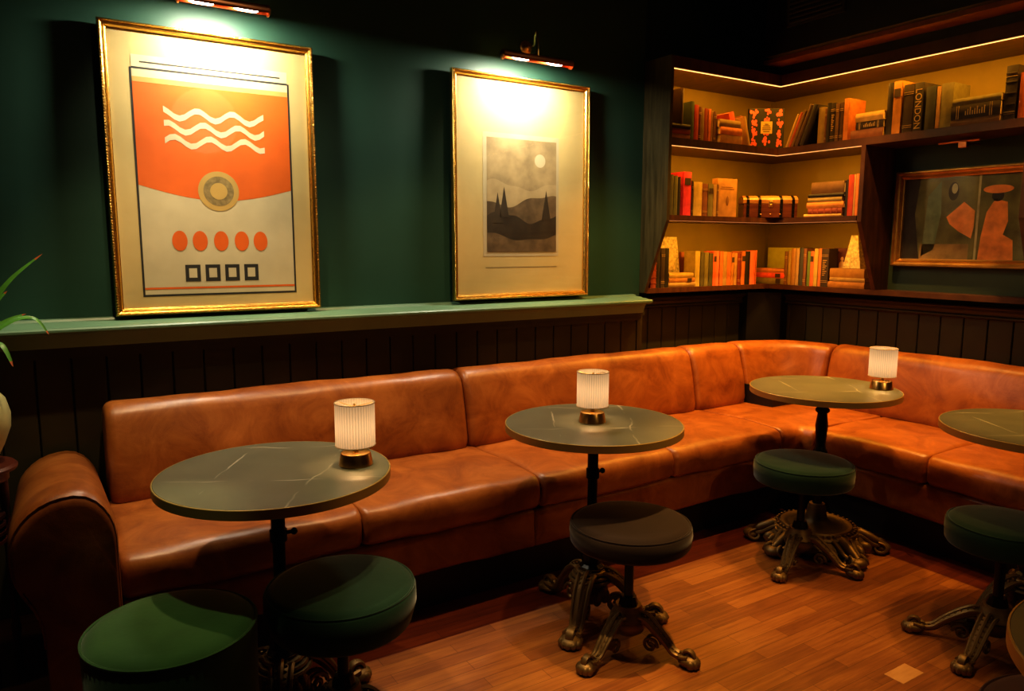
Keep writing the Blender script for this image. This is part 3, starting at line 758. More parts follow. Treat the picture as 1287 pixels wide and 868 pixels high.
MB().add([(-w / 2 + .024, -.009, .024), (w / 2 - .024, -.009, .024), (w / 2 - .024, -.009, h - .024), (-w / 2 + .024, -.009, h - .024)], [(0, 1, 2, 3)], 0, False).build('glass_pane', M['glass'], P2)
P2.rotation_euler = (R(-.6), 0, 0); P2.location.y = 3.37; P2.scale = (.988,) * 3
MB().box(-.41, .41, .0005, .045, .02, 1.13).build('backing_board', M['black'], P2)
# -- painting in the niche (faces -x)
w, h = .80, .545
P3 = thing('framed_painting', 'wide framed painting of green and orange patches in the shelf niche', 'framed painting', (4.325, 2.575 - w / 2, 1.343), R(-90))
frame_mesh(w, h, .045, .045, False).build('frame', M['gold_dark'], P3, angle=25)
mb = MB(); mb.box(-w / 2 + .03, w / 2 - .03, -.003, 0, .03, h - .03, 0)
# local +x runs towards -y (to the right in the view)
shape(mb, [(-.36, .04), (-.36, .5), (-.27, .5), (-.29, .3), (-.25, .04)], 1, 3)
shape(mb, [(-.24, .06), (-.22, .40), (-.15, .48), (-.14, .30), (-.17, .10)], 1, 2)
shape(mb, rect(-.25, .02, .03, .13), 1, 4)
shape(mb, [(-.11, .28), (-.02, .36), (.04, .31), (.04, .22), (.03, .16), (-.04, .20), (-.09, .24)], 2, 1)
shape(mb, ell(-.08, .42, .028, .05), 2, 3); shape(mb, ell(-.075, .435, .016, .028), 3, 5)
shape(mb, [(.07, .03), (.08, .17), (.10, .30), (.14, .37), (.20, .35), (.21, .25), (.19, .18), (.24, .15), (.25, .03)], 2, 1)
shape(mb, ell(.15, .42, .075, .022), 3, 1); shape(mb, ell(.15, .385, .03, .03), 2, 3)
shape(mb, rect(.05, .062, .03, .5), 3, 5)
shape(mb, [(.29, .30), (.30, .50), (.37, .50), (.37, .30)], 2, 1); shape(mb, [(.30, .28), (.31, .08), (.36, .08), (.37, .28)], 2, 4)
mb.build('canvas', [ink('olive_paint', (0.13, 0.12, 0.035), .5, 8), ink('orange_paint', (0.80, 0.26, 0.05), .3, 14), ink('sage_paint', (0.14, 0.19, 0.09), .4, 12), ink('umber_paint', (0.03, 0.022, 0.014), .4, 12), ink('ochre_paint', (0.26, 0.16, 0.05), .4, 12), ink('pale_paint', (0.42, 0.38, 0.2), .3, 14)], P3, flat=True)
MB().add([(-w / 2 + .035, -.016, .035), (w / 2 - .035, -.016, .035), (w / 2 - .035, -.016, h - .035), (-w / 2 + .035, -.016, h - .035)], [(0, 1, 2, 3)], 0, False).build('glass_pane', M['glass'], P3)

# ================================================================= PICTURE LIGHTS
def picture_light(label, xc, yc, zc, ln, ax, ay=YW, az=2.485, r=.022):
    t = thing('picture_light', label, 'picture light', (xc, yc, zc))
    m = MB()
    # half-open tube: opening turned down and towards the picture
    n = 20; th0, th1 = R(-20), R(250); rings = []
    for x in (-ln / 2, ln / 2):
        ring = [Vector((x, -math.cos(a) * r * -1 * -1, math.sin(a) * r)) for a in [lerp(R(-35), R(215), i / n) for i in range(n + 1)]]
        ring += [Vector((x, v.y * .93, v.z * .93)) for v in reversed(ring)]
        rings.append(ring)
    m.loft(rings)
    for s in (-1, 1):
        m.lathe([(0, 0), (r * 1.06, 0), (r * 1.06, .006), (r * .6, .012), (0, .012)], 20, mat=Matrix.Translation((s * (ln / 2 - .002), 0, 0)) @ Matrix.Rotation(s * PI / 2, 4, 'Y'))
    m.build('tube_shade', M['old_brass'], t, angle=35)
    mb = MB()
    mb.lathe([(0, 0), (.035, 0), (.036, .006), (.028, .010), (.029, .016), (.02, .022), (.012, .034), (0, .036)], 28, mat=Matrix.Translation((ax - xc, ay - yc, az - zc)) @ Matrix.Rotation(R(90), 4, 'X'))
    mb.build('wall_rosette', M['brass'], t)
    a = Vector((ax - xc, ay - yc - .03, az - zc)); b = Vector((.0, .0, r))
    pts = []
    ctrl = [a, a + Vector((0, -.05, -.004)), Vector((lerp(a.x, 0, .6), -.0 + .07, az - zc + .015)), Vector((0.0, .012, az - zc + .022)), Vector((0, 0, (az - zc) * .6)), b]
    for i in range(len(ctrl) - 1):
        for k in range(5):
            tt = k / 5; p0 = ctrl[max(0, i - 1)]; p1 = ctrl[i]; p2 = ctrl[i + 1]; p3 = ctrl[min(len(ctrl) - 1, i + 2)]
            pts.append(.5 * ((2 * p1) + (-p0 + p2) * tt + (2 * p0 - 5 * p1 + 4 * p2 - p3) * tt * tt + (-p0 + 3 * p1 - 3 * p2 + p3) * tt ** 3))
    pts.append(b)
    MB().tube(pts, .0045, 8).lathe([(0, 0), (.008, 0), (.008, .03), (0, .03)], 12, c=(0, 0, r - .002)).build('arm', M['brass'], t)
    for s in (-.25, .25):
        MB().tube([(s * ln - .045, 0, -.004), (s * ln - .03, 0, -.004), (s * ln + .03, 0, -.004), (s * ln + .045, 0, -.004)], [.006, .011, .011, .006], 10).build('bulb', M['bulb'], t)
    return t
picture_light('brass picture light with a copper tube above the large orange poster', .68, 3.20, 2.392, .335, .68)
picture_light('brass picture light on a curved arm above the sepia poster', 2.166, 3.20, 2.373, .405, 2.235)
t = thing('picture_light', 'small unlit brass bar light hanging under the shelf in the niche', 'picture light', (4.15, 2.16, 2.01))
MB().tube([(0, -.105, 0), (0, .105, 0)], .008, 10).build('tube_shade', M['old_brass'], t)
MB().bbox(-.01, .02, -.045, -.0, -.035, -.004, .003).tube([(.01, -.02, -.01), (.17, -.02, -.005)], .006, 8).build('bracket', M['old_brass'], t)

# ================================================================= BOOKCASE
bc = thing('bookcase', 'dark wood corner bookcase with warm strip lights above the banquette', 'bookcase', (3.07, 3.60, 1.17))
off = Vector((-3.07, -3.60, -1.17))
def bc_add(name, mb, mat, label=None):
    mb.v = [tuple(Vector(v) + off) for v in mb.v]
    o = mb.build(name, mat, bc)
    if label: o['label'] = label
    return o
TYZ = Matrix(((0, 0, 1, 0), (1, 0, 0, 0), (0, 1, 0, 0), (0, 0, 0, 1)))   # (y, z, x) -> xyz
TXZ = Matrix(((1, 0, 0, 0), (0, 0, 1, 0), (0, 1, 0, 0), (0, 0, 0, 1)))   # (x, z, y) -> xyz
bc_add('side_panel', MB().prism([(3.597, 1.175), (3.378, 1.175), (3.203, 1.605), (3.203, 2.52), (3.597, 2.52)], 3.071, 3.093, mat=TYZ), M['shelf_side'])
E0 = -.35
def Lboard(name, yA, xB, z0, z1, yend, mat, x0=3.095):
    poly = [(x0, yA), (xB, yA), (xB, yend), (4.437, yend), (4.437, 3.597), (x0, 3.597)]
    return bc_add(name, MB().prism(poly, z0, z1), mat)
Lboard('top_panel', 3.21, 4.02, 2.455, 2.52, E0, M['shelf_wood'])
Lboard('shelf', 3.21, 4.02, 2.03, 2.072, E0, M['shelf_wood'])
Lboard('shelf', 3.21, 4.02, 1.605, 1.635, 2.64, M['shelf_wood'])
Lboard('bottom_shelf', 3.385, 4.205, 1.17, 1.20, E0, M['shelf_wood'])
bc_add('shelf', MB().prism([(4.02, E0), (4.02, 1.755), (4.437, 1.755), (4.437, E0)], 1.605, 1.635), M['shelf_wood'])
dv = [(4.332, 1.2), (4.205, 1.2), (4.02, 1.60), (4.02, 2.03), (4.332, 2.03)]
for yy in (2.607, 1.757):
    bc_add('divider_panel', MB().prism([(x, z) for x, z in dv], yy, yy + .026, mat=TXZ), M['shelf_wood'])
bc_add('back_panel', MB().box(3.095, 4.41, 3.588, 3.597, 1.2, 2.455).box(4.428, 4.437, 2.633, 3.5885, 1.2, 2.455).box(4.40, 4.43, 3.585, 3.597, 1.2, 2.455).box(4.428, 4.437, E0, 2.633, 2.072, 2.455).box(4.428, 4.437, E0, 1.757, 1.2, 2.03), M['shelf_back'])
bc_add('niche_panel', MB().box(4.332, 4.425, 1.76, 2.63, 1.2, 2.03), M['niche'])
def led(z, yA, xB, yend, r, mt):
    m = MB().box(3.098, xB + r, yA - r, yA + r, z - r * .7, z + r * .7).box(xB - r, xB + r, yend, yA + r, z - r * .7, z + r * .7)
    return bc_add('strip_light', m, M[mt], 'glowing warm white strip light')
led(2.4525, 3.222, 4.032, E0, .0022, 'led'); led(2.0275, 3.222, 4.032, 2.635, .0018, 'led2'); led(1.6025, 3.222, 4.032, 2.64, .0014, 'led3')

# ================================================================= BOOKS
BC = {
 'dark green': (0.05, 0.07, 0.03), 'tan': (0.42, 0.25, 0.09), 'red': (0.42, 0.045, 0.02), 'dark red': (0.20, 0.025, 0.015), 'orange': (0.56, 0.20, 0.05), 'brown': (0.20, 0.085, 0.035),
 'black': (0.02, 0.016, 0.012), 'gilt black': (0.03, 0.022, 0.015), 'dark brown': (0.075, 0.038, 0.02), 'LONDON': (0.05, 0.04, 0.03), 'grey': (0.07, 0.075, 0.065), 'olive': (0.22, 0.19, 0.07),
 'dark olive': (0.09, 0.085, 0.035), 'banded black': (0.035, 0.022, 0.015), 'pink': (0.72, 0.05, 0.05), 'yellow': (0.66, 0.45, 0.13), 'banded red': (0.30, 0.05, 0.03), 'coral': (0.72, 0.15, 0.06),
 'salmon': (0.74, 0.22, 0.10), 'green': (0.14, 0.22, 0.05), 'lettered black': (0.04, 0.028, 0.02), 'dark gold': (0.3, 0.2, .06)}
BM = {k: simple('cloth_' + k.replace(' ', '_').lower(), v, .62, noise=.18, nscale=25) for k, v in BC.items()}
for m_ in BM.values():      # every book a slightly different shade of its cloth
    nt = m_.node_tree; bs = nt.nodes['Principled BSDF']; src = bs.inputs['Base Color'].links[0].from_socket
    hs = nt.nodes.new('ShaderNodeHueSaturation'); oi = nt.nodes.new('ShaderNodeObjectInfo')
    r1 = nt.nodes.new('ShaderNodeMapRange'); r1.inputs['To Min'].default_value = .485; r1.inputs['To Max'].default_value = .53
    r2 = nt.nodes.new('ShaderNodeMapRange'); r2.inputs['To Min'].default_value = 1.25; r2.inputs['To Max'].default_value = .6
    nt.links.new(oi.outputs['Random'], r1.inputs['Value']); nt.links.new(oi.outputs['Random'], r2.inputs['Value'])
    nt.links.new(r1.outputs[0], hs.inputs['Hue']); nt.links.new(r2.outputs[0], hs.inputs['Value']); nt.links.new(src, hs.inputs['Color'])
    nt.links.new(hs.outputs['Color'], bs.inputs['Base Color'])
gilt = simple('gilt_lettering', (0.6, 0.42, 0.14), .4, metal=.3)
dkl = simple('dark_spine_label', (0.05, 0.03, 0.02), .6)
NAME = {'LONDON': 'dark lettered', 'grey': 'dark grey', 'gilt black': 'black gilt-banded', 'banded black': 'tall black ribbed', 'banded red': 'red ribbed', 'lettered black': 'black gilt-lettered'}
ZS = {1: 2.0725, 2: 1.6355, 3: 1.2005}
def book(th, ht, dp, col, extra=None):
    """local: spine faces -y at y=0, thickness along x (0..th), height z. returns root parts list builder"""
    def make(root, mtx):
        c = .0028
        m = MB()
        m.bbox(0, c, 0, dp, 0, ht, .0008, mat=mtx).bbox(th - c, th, 0, dp, 0, ht, .0008, mat=mtx)
        # gently rounded spine
        ring = []
        for zz in (0, ht):
            k = 6; rr = []
            for i in range(k + 1): rr.append(Vector((th * i / k, -.004 * math.sin(PI * i / k), zz)))
            rr += [Vector((th * i / k, .003, zz)) for i in range(k, -1, -1)]
            ring.append([mtx @ v for v in rr])
        m.loft(ring)
        if extra in ('banded black', 'banded red'):
            for f in (.14, .3, .5, .7, .86): m.bbox(0.0005, th - .0005, -.006, 0, ht * f - .003, ht * f + .003, .001, mat=mtx)
        m.build('cover', BM[col], root)
        MB().box(c, th - c, .004, dp - .004, .003, ht - .003, mat=mtx).build('pages', M['pages'], root)
        m = None
        if extra in ('gilt black', 'banded black', 'lettered black', 'brown', 'dark red', 'dark brown'):
            m = MB()
            for f in (.12, .16, .80, .84): m.box(.001, th - .001, -.0048, -.0030, ht * f - .0011, ht * f + .0011, mat=mtx)
            if extra in ('gilt black', 'lettered black'):
                for i in range(9): m.box(th * .25, th * (.55 + .25 * ((i * 7) % 3) / 2), -.0052, -.003, ht * (.30 + i * .048), ht * (.318 + i * .048), mat=mtx)
            m.build('gilt_bands', gilt, root)
        if extra in ('pink', 'orange', 'coral', 'olive') and th > .024 and (extra == 'pink' or rnd.random() < .4):
            m = MB().box(th * .12, th * .88, -.0052, -.0028, ht * .70, ht * .86, mat=mtx); m.build('spine_label', dkl, root)
    return make
def letters(text, size, root, mtx, mat, name='lettering'):
    cu = bpy.data.curves.new(name, 'FONT'); cu.body = text; cu.size = size; cu.extrude = .0006; cu.align_x = 'CENTER'; cu.align_y = 'CENTER'
    o = bpy.data.objects.new(name, cu); COL.objects.link(o)
    dg = bpy.context.evaluated_depsgraph_get(); me = bpy.data.meshes.new_from_object(o.evaluated_get(dg))
    bpy.data.objects.remove(o); me.materials.clear(); me.materials.append(mat)
    o = bpy.data.objects.new(name, me); COL.objects.link(o); me.transform(mtx); o.parent = root
    return o
ORD = ['first', 'second', 'third', 'fourth', 'fifth', 'sixth', 'seventh', 'eighth', 'ninth', 'tenth', 'eleventh', 'twelfth', 'thirteenth', 'fourteenth', 'fifteenth', 'sixteenth', 'seventeenth', 'eighteenth', 'nineteenth', 'twentieth']
SH = {('A', 1): 'top shelf left of the corner', ('B', 1): 'top shelf right of the corner', ('A', 2): 'middle shelf left of the corner', ('B', 2): 'middle shelf right of the corner', ('A', 3): 'bottom shelf left of the corner', ('B', 3): 'bottom shelf right of the corner'}
UP=[
 ('A',1,3.288,3.317,0.240,'dark green'),
 ('A',1,3.319,3.354,0.224,'red'),
 ('A',1,3.355,3.377,0.215,'dark red'),
 ('A',1,3.377,3.404,0.213,'tan'),
 ('A',1,3.404,3.436,0.212,'red'),
 ('A',1,3.437,3.459,0.211,'orange'),
 ('A',1,3.460,3.480,0.202,'tan'),
 ('A',1,3.480,3.505,0.200,'brown'),
 ('B',1,2.962,2.915,0.235,'tan'),
 ('B',1,2.914,2.898,0.221,'brown'),
 ('B',1,2.899,2.875,0.251,'black'),
 ('B',1,2.874,2.842,0.247,'gilt black'),
 ('B',1,2.841,2.818,0.240,'brown'),
 ('B',1,2.817,2.791,0.242,'dark brown'),
 ('B',1,2.789,2.757,0.260,'orange'),
 ('B',1,2.523,2.487,0.301,'black'),
 ('B',1,2.487,2.439,0.303,'orange'),
 ('B',1,2.429,2.372,0.275,'dark brown'),
 ('B',1,2.371,2.321,0.275,'LONDON'),
 ('B',1,2.305,2.251,0.245,'grey'),
 ('B',1,2.250,2.227,0.238,'tan'),
 ('B',1,2.226,2.164,0.248,'olive'),
 ('B',1,1.916,1.862,0.278,'banded black'),
 ('B',1,1.852,1.828,0.236,'red'),
 ('A',2,3.120,3.147,0.236,'tan'),
 ('A',2,3.148,3.178,0.234,'dark olive'),
 ('A',2,3.180,3.210,0.229,'olive'),
 ('A',2,3.212,3.237,0.224,'black'),
 ('A',2,3.257,3.322,0.257,'pink'),
 ('A',2,3.326,3.343,0.206,'dark brown'),
 ('A',2,3.344,3.416,0.202,'yellow'),
 ('A',2,3.418,3.467,0.195,'brown'),
 ('A',2,3.469,3.512,0.197,'olive'),
 ('A',2,3.513,3.542,0.194,'tan'),
 ('A',2,3.543,3.563,0.196,'brown'),
 ('B',2,2.753,2.732,0.213,'black'),
 ('B',2,2.733,2.699,0.239,'red'),
 ('B',2,2.698,2.685,0.240,'tan'),
 ('B',2,2.684,2.666,0.242,'orange'),
 ('A',3,3.147,3.193,0.200,'banded red'),
 ('A',3,3.193,3.227,0.227,'black'),
 ('A',3,3.229,3.263,0.227,'dark brown'),
 ('A',3,3.264,3.299,0.227,'black'),
 ('A',3,3.528,3.572,0.209,'yellow'),
 ('A',3,3.574,3.608,0.201,'dark olive'),
 ('A',3,3.610,3.647,0.201,'olive'),
 ('A',3,3.649,3.687,0.195,'dark olive'),
 ('A',3,3.688,3.717,0.207,'coral'),
 ('A',3,3.718,3.746,0.210,'salmon'),
 ('A',3,3.747,3.780,0.207,'coral'),
 ('A',3,3.781,3.820,0.205,'tan'),
 ('A',3,3.822,3.860,0.201,'coral'),
 ('A',3,3.862,3.888,0.198,'orange'),
 ('A',3,3.890,3.919,0.196,'tan'),
 ('A',3,3.921,3.956,0.192,'dark red'),
 ('A',3,3.957,3.994,0.207,'coral'),
 ('A',3,3.995,4.039,0.207,'black'),
 ('A',3,4.041,4.095,0.209,'salmon'),
 ('A',3,4.099,4.107,0.213,'coral'),
 ('B',3,3.279,3.253,0.208,'brown'),
 ('B',3,3.252,3.227,0.214,'tan'),
 ('B',3,3.226,3.191,0.228,'orange'),
 ('B',3,3.190,3.164,0.228,'tan'),
 ('B',3,3.163,3.133,0.232,'grey'),
 ('B',3,3.132,3.108,0.228,'brown'),
 ('B',3,3.106,3.081,0.210,'green'),
 ('B',3,3.080,3.053,0.210,'coral'),
 ('B',3,3.053,3.024,0.227,'yellow'),
 ('B',3,3.023,3.000,0.229,'orange'),
 ('B',3,2.998,2.945,0.227,'lettered black'),
]
LY=[
 ('A',1,3.122,3.267,0.079,0.101,'black'),
 ('A',1,3.123,3.268,0.055,0.079,'red'),
 ('A',1,3.124,3.269,0.032,0.055,'tan'),
 ('A',1,3.516,3.700,0.124,0.159,'tan'),
 ('A',1,3.520,3.706,0.088,0.122,'orange'),
 ('A',1,3.523,3.712,0.044,0.086,'tan'),
 ('B',1,2.698,2.529,0.113,0.158,'yellow'),
 ('B',1,2.695,2.529,0.072,0.111,'lettered black'),
 ('B',1,2.727,2.529,0.025,0.072,'brown'),
 ('B',1,2.155,1.922,0.120,0.155,'olive'),
 ('B',1,2.157,1.922,0.055,0.120,'gilt black'),
 ('B',1,2.157,1.922,0.023,0.055,'brown'),
 ('B',2,2.976,2.754,0.143,0.207,'brown'),
 ('B',2,2.996,2.753,0.120,0.141,'black'),
 ('B',2,2.998,2.764,0.091,0.118,'tan'),
 ('B',2,3.001,2.749,0.055,0.089,'orange'),
 ('B',2,2.990,2.758,0.023,0.054,'banded red'),
 ('B',2,3.021,2.761,0.006,0.023,'yellow'),
 ('A',3,3.301,3.514,0.043,0.072,'yellow'),
 ('A',3,3.302,3.529,0.013,0.042,'orange'),
 ('A',3,3.300,3.533,-0.015,0.012,'tan'),
 ('B',3,3.523,3.272,0.062,0.090,'salmon'),
 ('B',3,3.522,3.270,0.028,0.060,'coral'),
 ('B',3,3.515,3.268,-0.014,0.025,'olive'),
 ('B',3,2.936,2.700,0.048,0.105,'orange'),
 ('B',3,2.933,2.692,0.023,0.048,'tan'),
 ('B',3,2.948,2.694,-0.016,0.022,'orange'),
]

cnt = {}
for (wl, lv, a, b, h, col) in UP:
    h = h - .017 if lv == 1 else (h + .0145 if lv == 3 else h)
    k = cnt.get((wl, lv), 0); cnt[(wl, lv)] = k + 1
    th = abs(b - a) - .0012
    dp = {1: .17, 2: .16, 3: .095}[lv] if wl == 'A' else {1: .17, 2: .17, 3: .10}[lv]
    dp += rnd.uniform(-.012, .006)
    nm = NAME.get(col, col)
    lab = f"{nm} upright book, {ORD[k]} from left, {SH[(wl, lv)].replace('of the corner', 'of corner')}"
    gp = f"upright books on the {SH[(wl, lv)]}"
    jit = rnd.uniform(0, .006)
    if wl == 'A':
        y0 = {1: 3.255, 2: 3.262, 3: 3.405}[lv] + jit; dp -= .018 if lv < 3 else 0
        root = thing('book', lab, 'book', (min(a, b), y0, ZS[lv]), 0, gp)
    else:
        x0 = {1: 4.062, 2: 4.07, 3: 4.23}[lv] + jit
        root = thing('book', lab, 'book', (x0, max(a, b), ZS[lv]), R(-90), gp)
    book(th, h, dp, col, col)(root, Matrix.Identity(4))
    if col == 'LONDON':
        letters('LONDON', .048, root, Matrix.Translation((th * .5, -.0042, h * .47)) @ Matrix.Rotation(R(90), 4, 'Y') @ Matrix.Rotation(R(90), 4, 'X'), gilt)
for i, (wl, lv, a, b, z0, z1, col) in enumerate(LY):
    if lv == 1: z0 -= .017; z1 -= .017
    if lv == 3: z0 += .0145; z1 += .0145
    LY[i] = (wl, lv, a, b, z0, z1, col)
stk = {}
for rec in LY:
    key = rec[0], rec[1], round((rec[2] + rec[3]) / 2 * 4) ; stk.setdefault(rec[:2] + ((rec[2] + rec[3]) / 2 > (2.4 if rec[0] == 'B' and rec[1] == 1 else (3.4 if rec[1] == 1 else 3.1)),), []).append(rec)
POS = {('A', 1, False): 'small stack by the side panel', ('A', 1, True): 'stack before the slanting red book', ('B', 1, True): 'stack above the divider on top shelf',
       ('B', 1, False): 'stack above the niche light', ('B', 2, False): 'middle shelf stack right of the chest', ('A', 3, True): 'bottom shelf stack left of corner', ('B', 3, True): 'stack before the yellow-green book', ('B', 3, False): 'stack at bottom shelf right end'}
TOPW = ['topmost', 'second', 'third', 'fourth', 'fifth', 'lowest']
for key, recs in stk.items():
    recs = sorted(recs, key=lambda r: -r[5])
    # settle them so that each lies on the next
    base = ZS[key[1]]; n = len(recs); zs = base; out = []
    tot = max(r[5] for r in recs); sm = sum(r[5] - r[4] for r in recs)
    for q, r_ in enumerate(reversed(recs)):
        t_ = (r_[5] - r_[4]) * tot / sm; out.append((r_, zs, zs + t_)); zs += t_ + .0003
    for q, (r_, z0, z1) in enumerate(out):
        wl, lv, a, b, _, _, col = r_; idx = n - 1 - q
        w_ = TOPW[idx] if idx < n - 1 else 'lowest'
        nm = NAME.get(col, col)
        lab = f"{nm} flat-lying book, {w_} of {POS[key]}"
        L_ = abs(b - a); th = z1 - z0
        dp = ({1: .088, 2: .15, 3: .085} if wl == 'A' else {1: .15, 2: .15, 3: .095})[lv]
        # local: height axis -> along shelf ; thickness -> z
        if wl == 'A':
            root = thing('book', lab, 'book', (min(a, b), {1: 3.235, 2: 3.24, 3: 3.405}[lv] + rnd.uniform(0, .006), z0), 0, 'books lying in stacks on the shelves')
        else:
            root = thing('book', lab, 'book', ({1: 4.045, 2: 4.055, 3: 4.23}[lv] + rnd.uniform(0, .006), max(a, b), z0), R(-90), 'books lying in stacks on the shelves')
        mtx = Matrix(((0, 0, 1, 0), (0, 1, 0, 0), (1, 0, 0, 0), (0, 0, 0, 1)))
        book(th, L_, dp, col, col if col not in ('brown', 'dark brown') else None)(root, mtx)
def leaning(label, wl, pos, z, tilt, th, ht, dp, col, front=None):
    """tilt > 0 leans the top towards +thickness axis"""
    root = thing('book', label, 'book', pos, 0, 'leaning books on the top shelf')
    root.rotation_euler = (Matrix.Rotation(0 if wl == 'A' else R(-90), 4, 'Z') @ Matrix.Rotation(tilt, 4, 'Y')).to_euler()
    root.location.z = z
    book(th, ht, dp, col, None)(root, Matrix.Identity(4))
    return root
leaning('thick red book slanting against the low stack near the corner', 'A', (3.762, 3.33, 0), 2.0735, R(-20), .045, .215, .16, 'red')
leaning('thin tan book slanting behind the thick red one near the corner', 'A', (3.812, 3.27, 0), 2.0735, R(-17), .02, .185, .15, 'tan')
leaning('narrow brown book leaning beside the patterned book on its left', 'A', (3.835, 3.335, 0), 2.0735, R(-8), .018, .20, .12, 'brown')
# five leaning right on the right-hand top shelf (top towards -y)
for q, (yb, tl, th, ht, col, ds) in enumerate([(3.178, 22, .020, .205, 'tan', 'tan book, first of the leaning row beside the patterned book'), (3.156, 22, .018, .215, 'red', 'red book, second of the leaning row right of the patterned book'),
        (3.136, 22, .020, .225, 'brown', 'brown book, third of the leaning row right of the patterned book'), (3.112, 23, .026, .255, 'dark brown', 'tall dark brown book, fourth of the leaning row on the top shelf'),
        (3.078, 22, .03, .25, 'black', 'black book, last of the leaning row on the top shelf')]):
    # rotate about the lower right edge so that it rests on the board
    root = leaning(ds, 'B', (4.05, yb, 0), 2.0735, R(tl), th, ht, .16, col)
    root.location.z = 2.0735 + th * math.sin(R(tl))
# book standing on the little stack
zt1 = ZS[1] + max(r[5] for r in stk[('A', 1, False)]) + .001
root = thing('book', 'brown book standing upright on the small stack by the side panel', 'book', (3.186, 3.237, zt1), 0)
book(.022, .20, .14, 'dark brown', None)(root, Matrix.Identity(4))
def facing(label, pos, rz, w, h, th, col, tiltb=0.0):
    root = thing('book', label, 'book', pos, rz)
    root.rotation_euler = (-tiltb, 0, rz)
    MB().bbox(-w / 2, w / 2, 0, .003, 0, h, .001).bbox(-w / 2, w / 2, th - .003, th, 0, h, .001).bbox(-w / 2, -w / 2 + .003, 0, th, 0, h, .001).build('cover', BM[col] if isinstance(col, str) else col, root)
    MB().box(-w / 2 + .003, w / 2 - .003, .003, th - .003, .003, h - .003).build('pages', M['pages'], root)
    return root
# patterned book across the corner
ax, ay = 3.862, 3.318; bx_, by_ = 4.052, 3.196
ang = math.atan2(by_ - ay, bx_ - ax); wB = math.hypot(bx_ - ax, by_ - ay)
rb = facing('book with pink blossom pattern on black and a yellow label facing out', ((ax + bx_) / 2, (ay + by_) / 2, 2.0735), ang, wB, .245, .03, 'black')
m = MB()
pr_ = random.Random(5)
for col_ in range(3):
    xc = -wB * .36 + col_ * wB * .36
    for rw in range(4):
        zc = .03 + rw * .062 + (.012 if col_ % 2 else 0)
        for q in range(11):
            a = pr_.uniform(0, 2 * PI); d = pr_.uniform(0, .024)
            cx = max(-wB / 2 + .012, min(wB / 2 - .012, xc + d * math.cos(a) * .9)); cz = max(.012, min(.233, zc + d * math.sin(a) * 1.1)); rr = pr_.uniform(.005, .010)
            n = 7; m.add([Vector((cx + rr * math.cos(2 * PI * i / n), -.0006 - .00012 * q, cz + rr * 1.3 * math.sin(2 * PI * i / n))) for i in range(n)], [tuple(range(n))], 0, False)
m.build('blossom_pattern', simple('pink_print', (0.75, 0.13, 0.10), .5), rb)
MB().box(-.036, .036, -.003, -.0021, .09, .165).build('title_label', simple('ochre_label', (0.55, 0.38, 0.10), .5), rb)
m = MB()
for zz, ww in ((.148, .012), (.138, .022), (.125, .026), (.115, .026), (.103, .02)): m.box(-ww, ww, -.0038, -.003, zz - .0022, zz + .0022)
m.build('label_print', dkl, rb)
# tan book facing out, middle shelf
rb = facing('tan wooden-looking book facing out beside the chest', (3.66, 3.29, 1.6365), R(-2), .172, .235, .045, simple('tan_cover', (0.42, 0.22, 0.08), .5, noise=.3, nscale=14))
MB().ball((.005, -.001, .10), (.012, .002, .03), 12, 8).box(-.06, .06, -.001, 0, .17, .174).box(-.05, .05, -.001, 0, .182, .185).build('cover_emblem', simple('cover_stamp', (0.2, 0.09, 0.03), .6), rb)
# salmon, green and emblem covers on the bottom shelf
facing('large rust-coloured book standing behind the yellow stack', (3.618, 3.555, 1.2015), 0, .14, .215, .02, simple('rust_cover', (0.42, 0.13, 0.05), .6, noise=.1, nscale=20))
facing('wide yellow-green book standing behind the stack in the bottom corner', (4.375, 3.40, 1.2015), R(-90), .27, .245, .025, simple('yellow_green_cover', (0.55, 0.55, 0.05), .6, noise=.1, nscale=20))
rb = facing('dark red book with a pale figure emblem on its cover', (4.345, 2.93, 1.2015), R(-90), .125, .245, .03, simple('maroon_cover', (0.11, 0.03, 0.02), .5, noise=.1, nscale=20))
MB().ball((0, -.001, .175), (.011, .002, .014), 10, 8).ball((0, -.001, .13), (.022, .002, .034), 12, 8).ball((0, -.001, .085), (.026, .002, .018), 12, 8).build('cover_emblem', simple('pale_stamp', (0.6, 0.36, 0.16), .5), rb)
# ---- wooden chest
ax, ay, bx_, by_ = 3.815, 3.288, 4.085, 3.090
ang = math.atan2(by_ - ay, bx_ - ax); L_ = math.hypot(bx_ - ax, by_ - ay); D_ = .15
ch = thing('treasure_chest', 'small red-brown wooden chest with metal straps in the shelf corner', 'chest', ((ax + bx_) / 2, (ay + by_) / 2, 1.636), ang)
MB().bbox(-L_ / 2, L_ / 2, 0, D_, 0, .088, .003).build('chest_box', M['chest'], ch)
pl = [(0, .09), (0, .112), (.012, .125), (.04, .138), (.075, .142), (.11, .138), (D_ - .012, .125), (D_, .112), (D_, .09)]
MB().loft([[Vector((x, y, z)) for y, z in pl] for x in (-L_ / 2 - .003, L_ / 2 + .003)]).build('chest_lid', M['chest_lid'], ch, angle=20)
m = MB()
for x in (-L_ * .42, -L_ * .2, L_ * .2, L_ * .42):
    m.bbox(x - .009, x + .009, -.003, 0, 0, .113, .001)
    for z in (.02, .05, .075): m.ball((x, -.004, z), .0035, 8, 6)
    m.loft([[Vector((xx, y + (-.002 if y < .07 else .002), z + .0025)) for y, z in pl] for xx in (x - .008, x + .008)])
m.build('strap', M['pole'], ch)
m = MB().bbox(-.013, .013, -.005, 0, .065, .105, .002).ball((0, -.006, .078), (.007, .004, .008), 10, 8); m.build('latch', M['brass'], ch)
for q in range(3): MB().ball((-.06 + q * .06 , -.003, .022), .004, 8, 6).build('stud', M['brass'], ch)
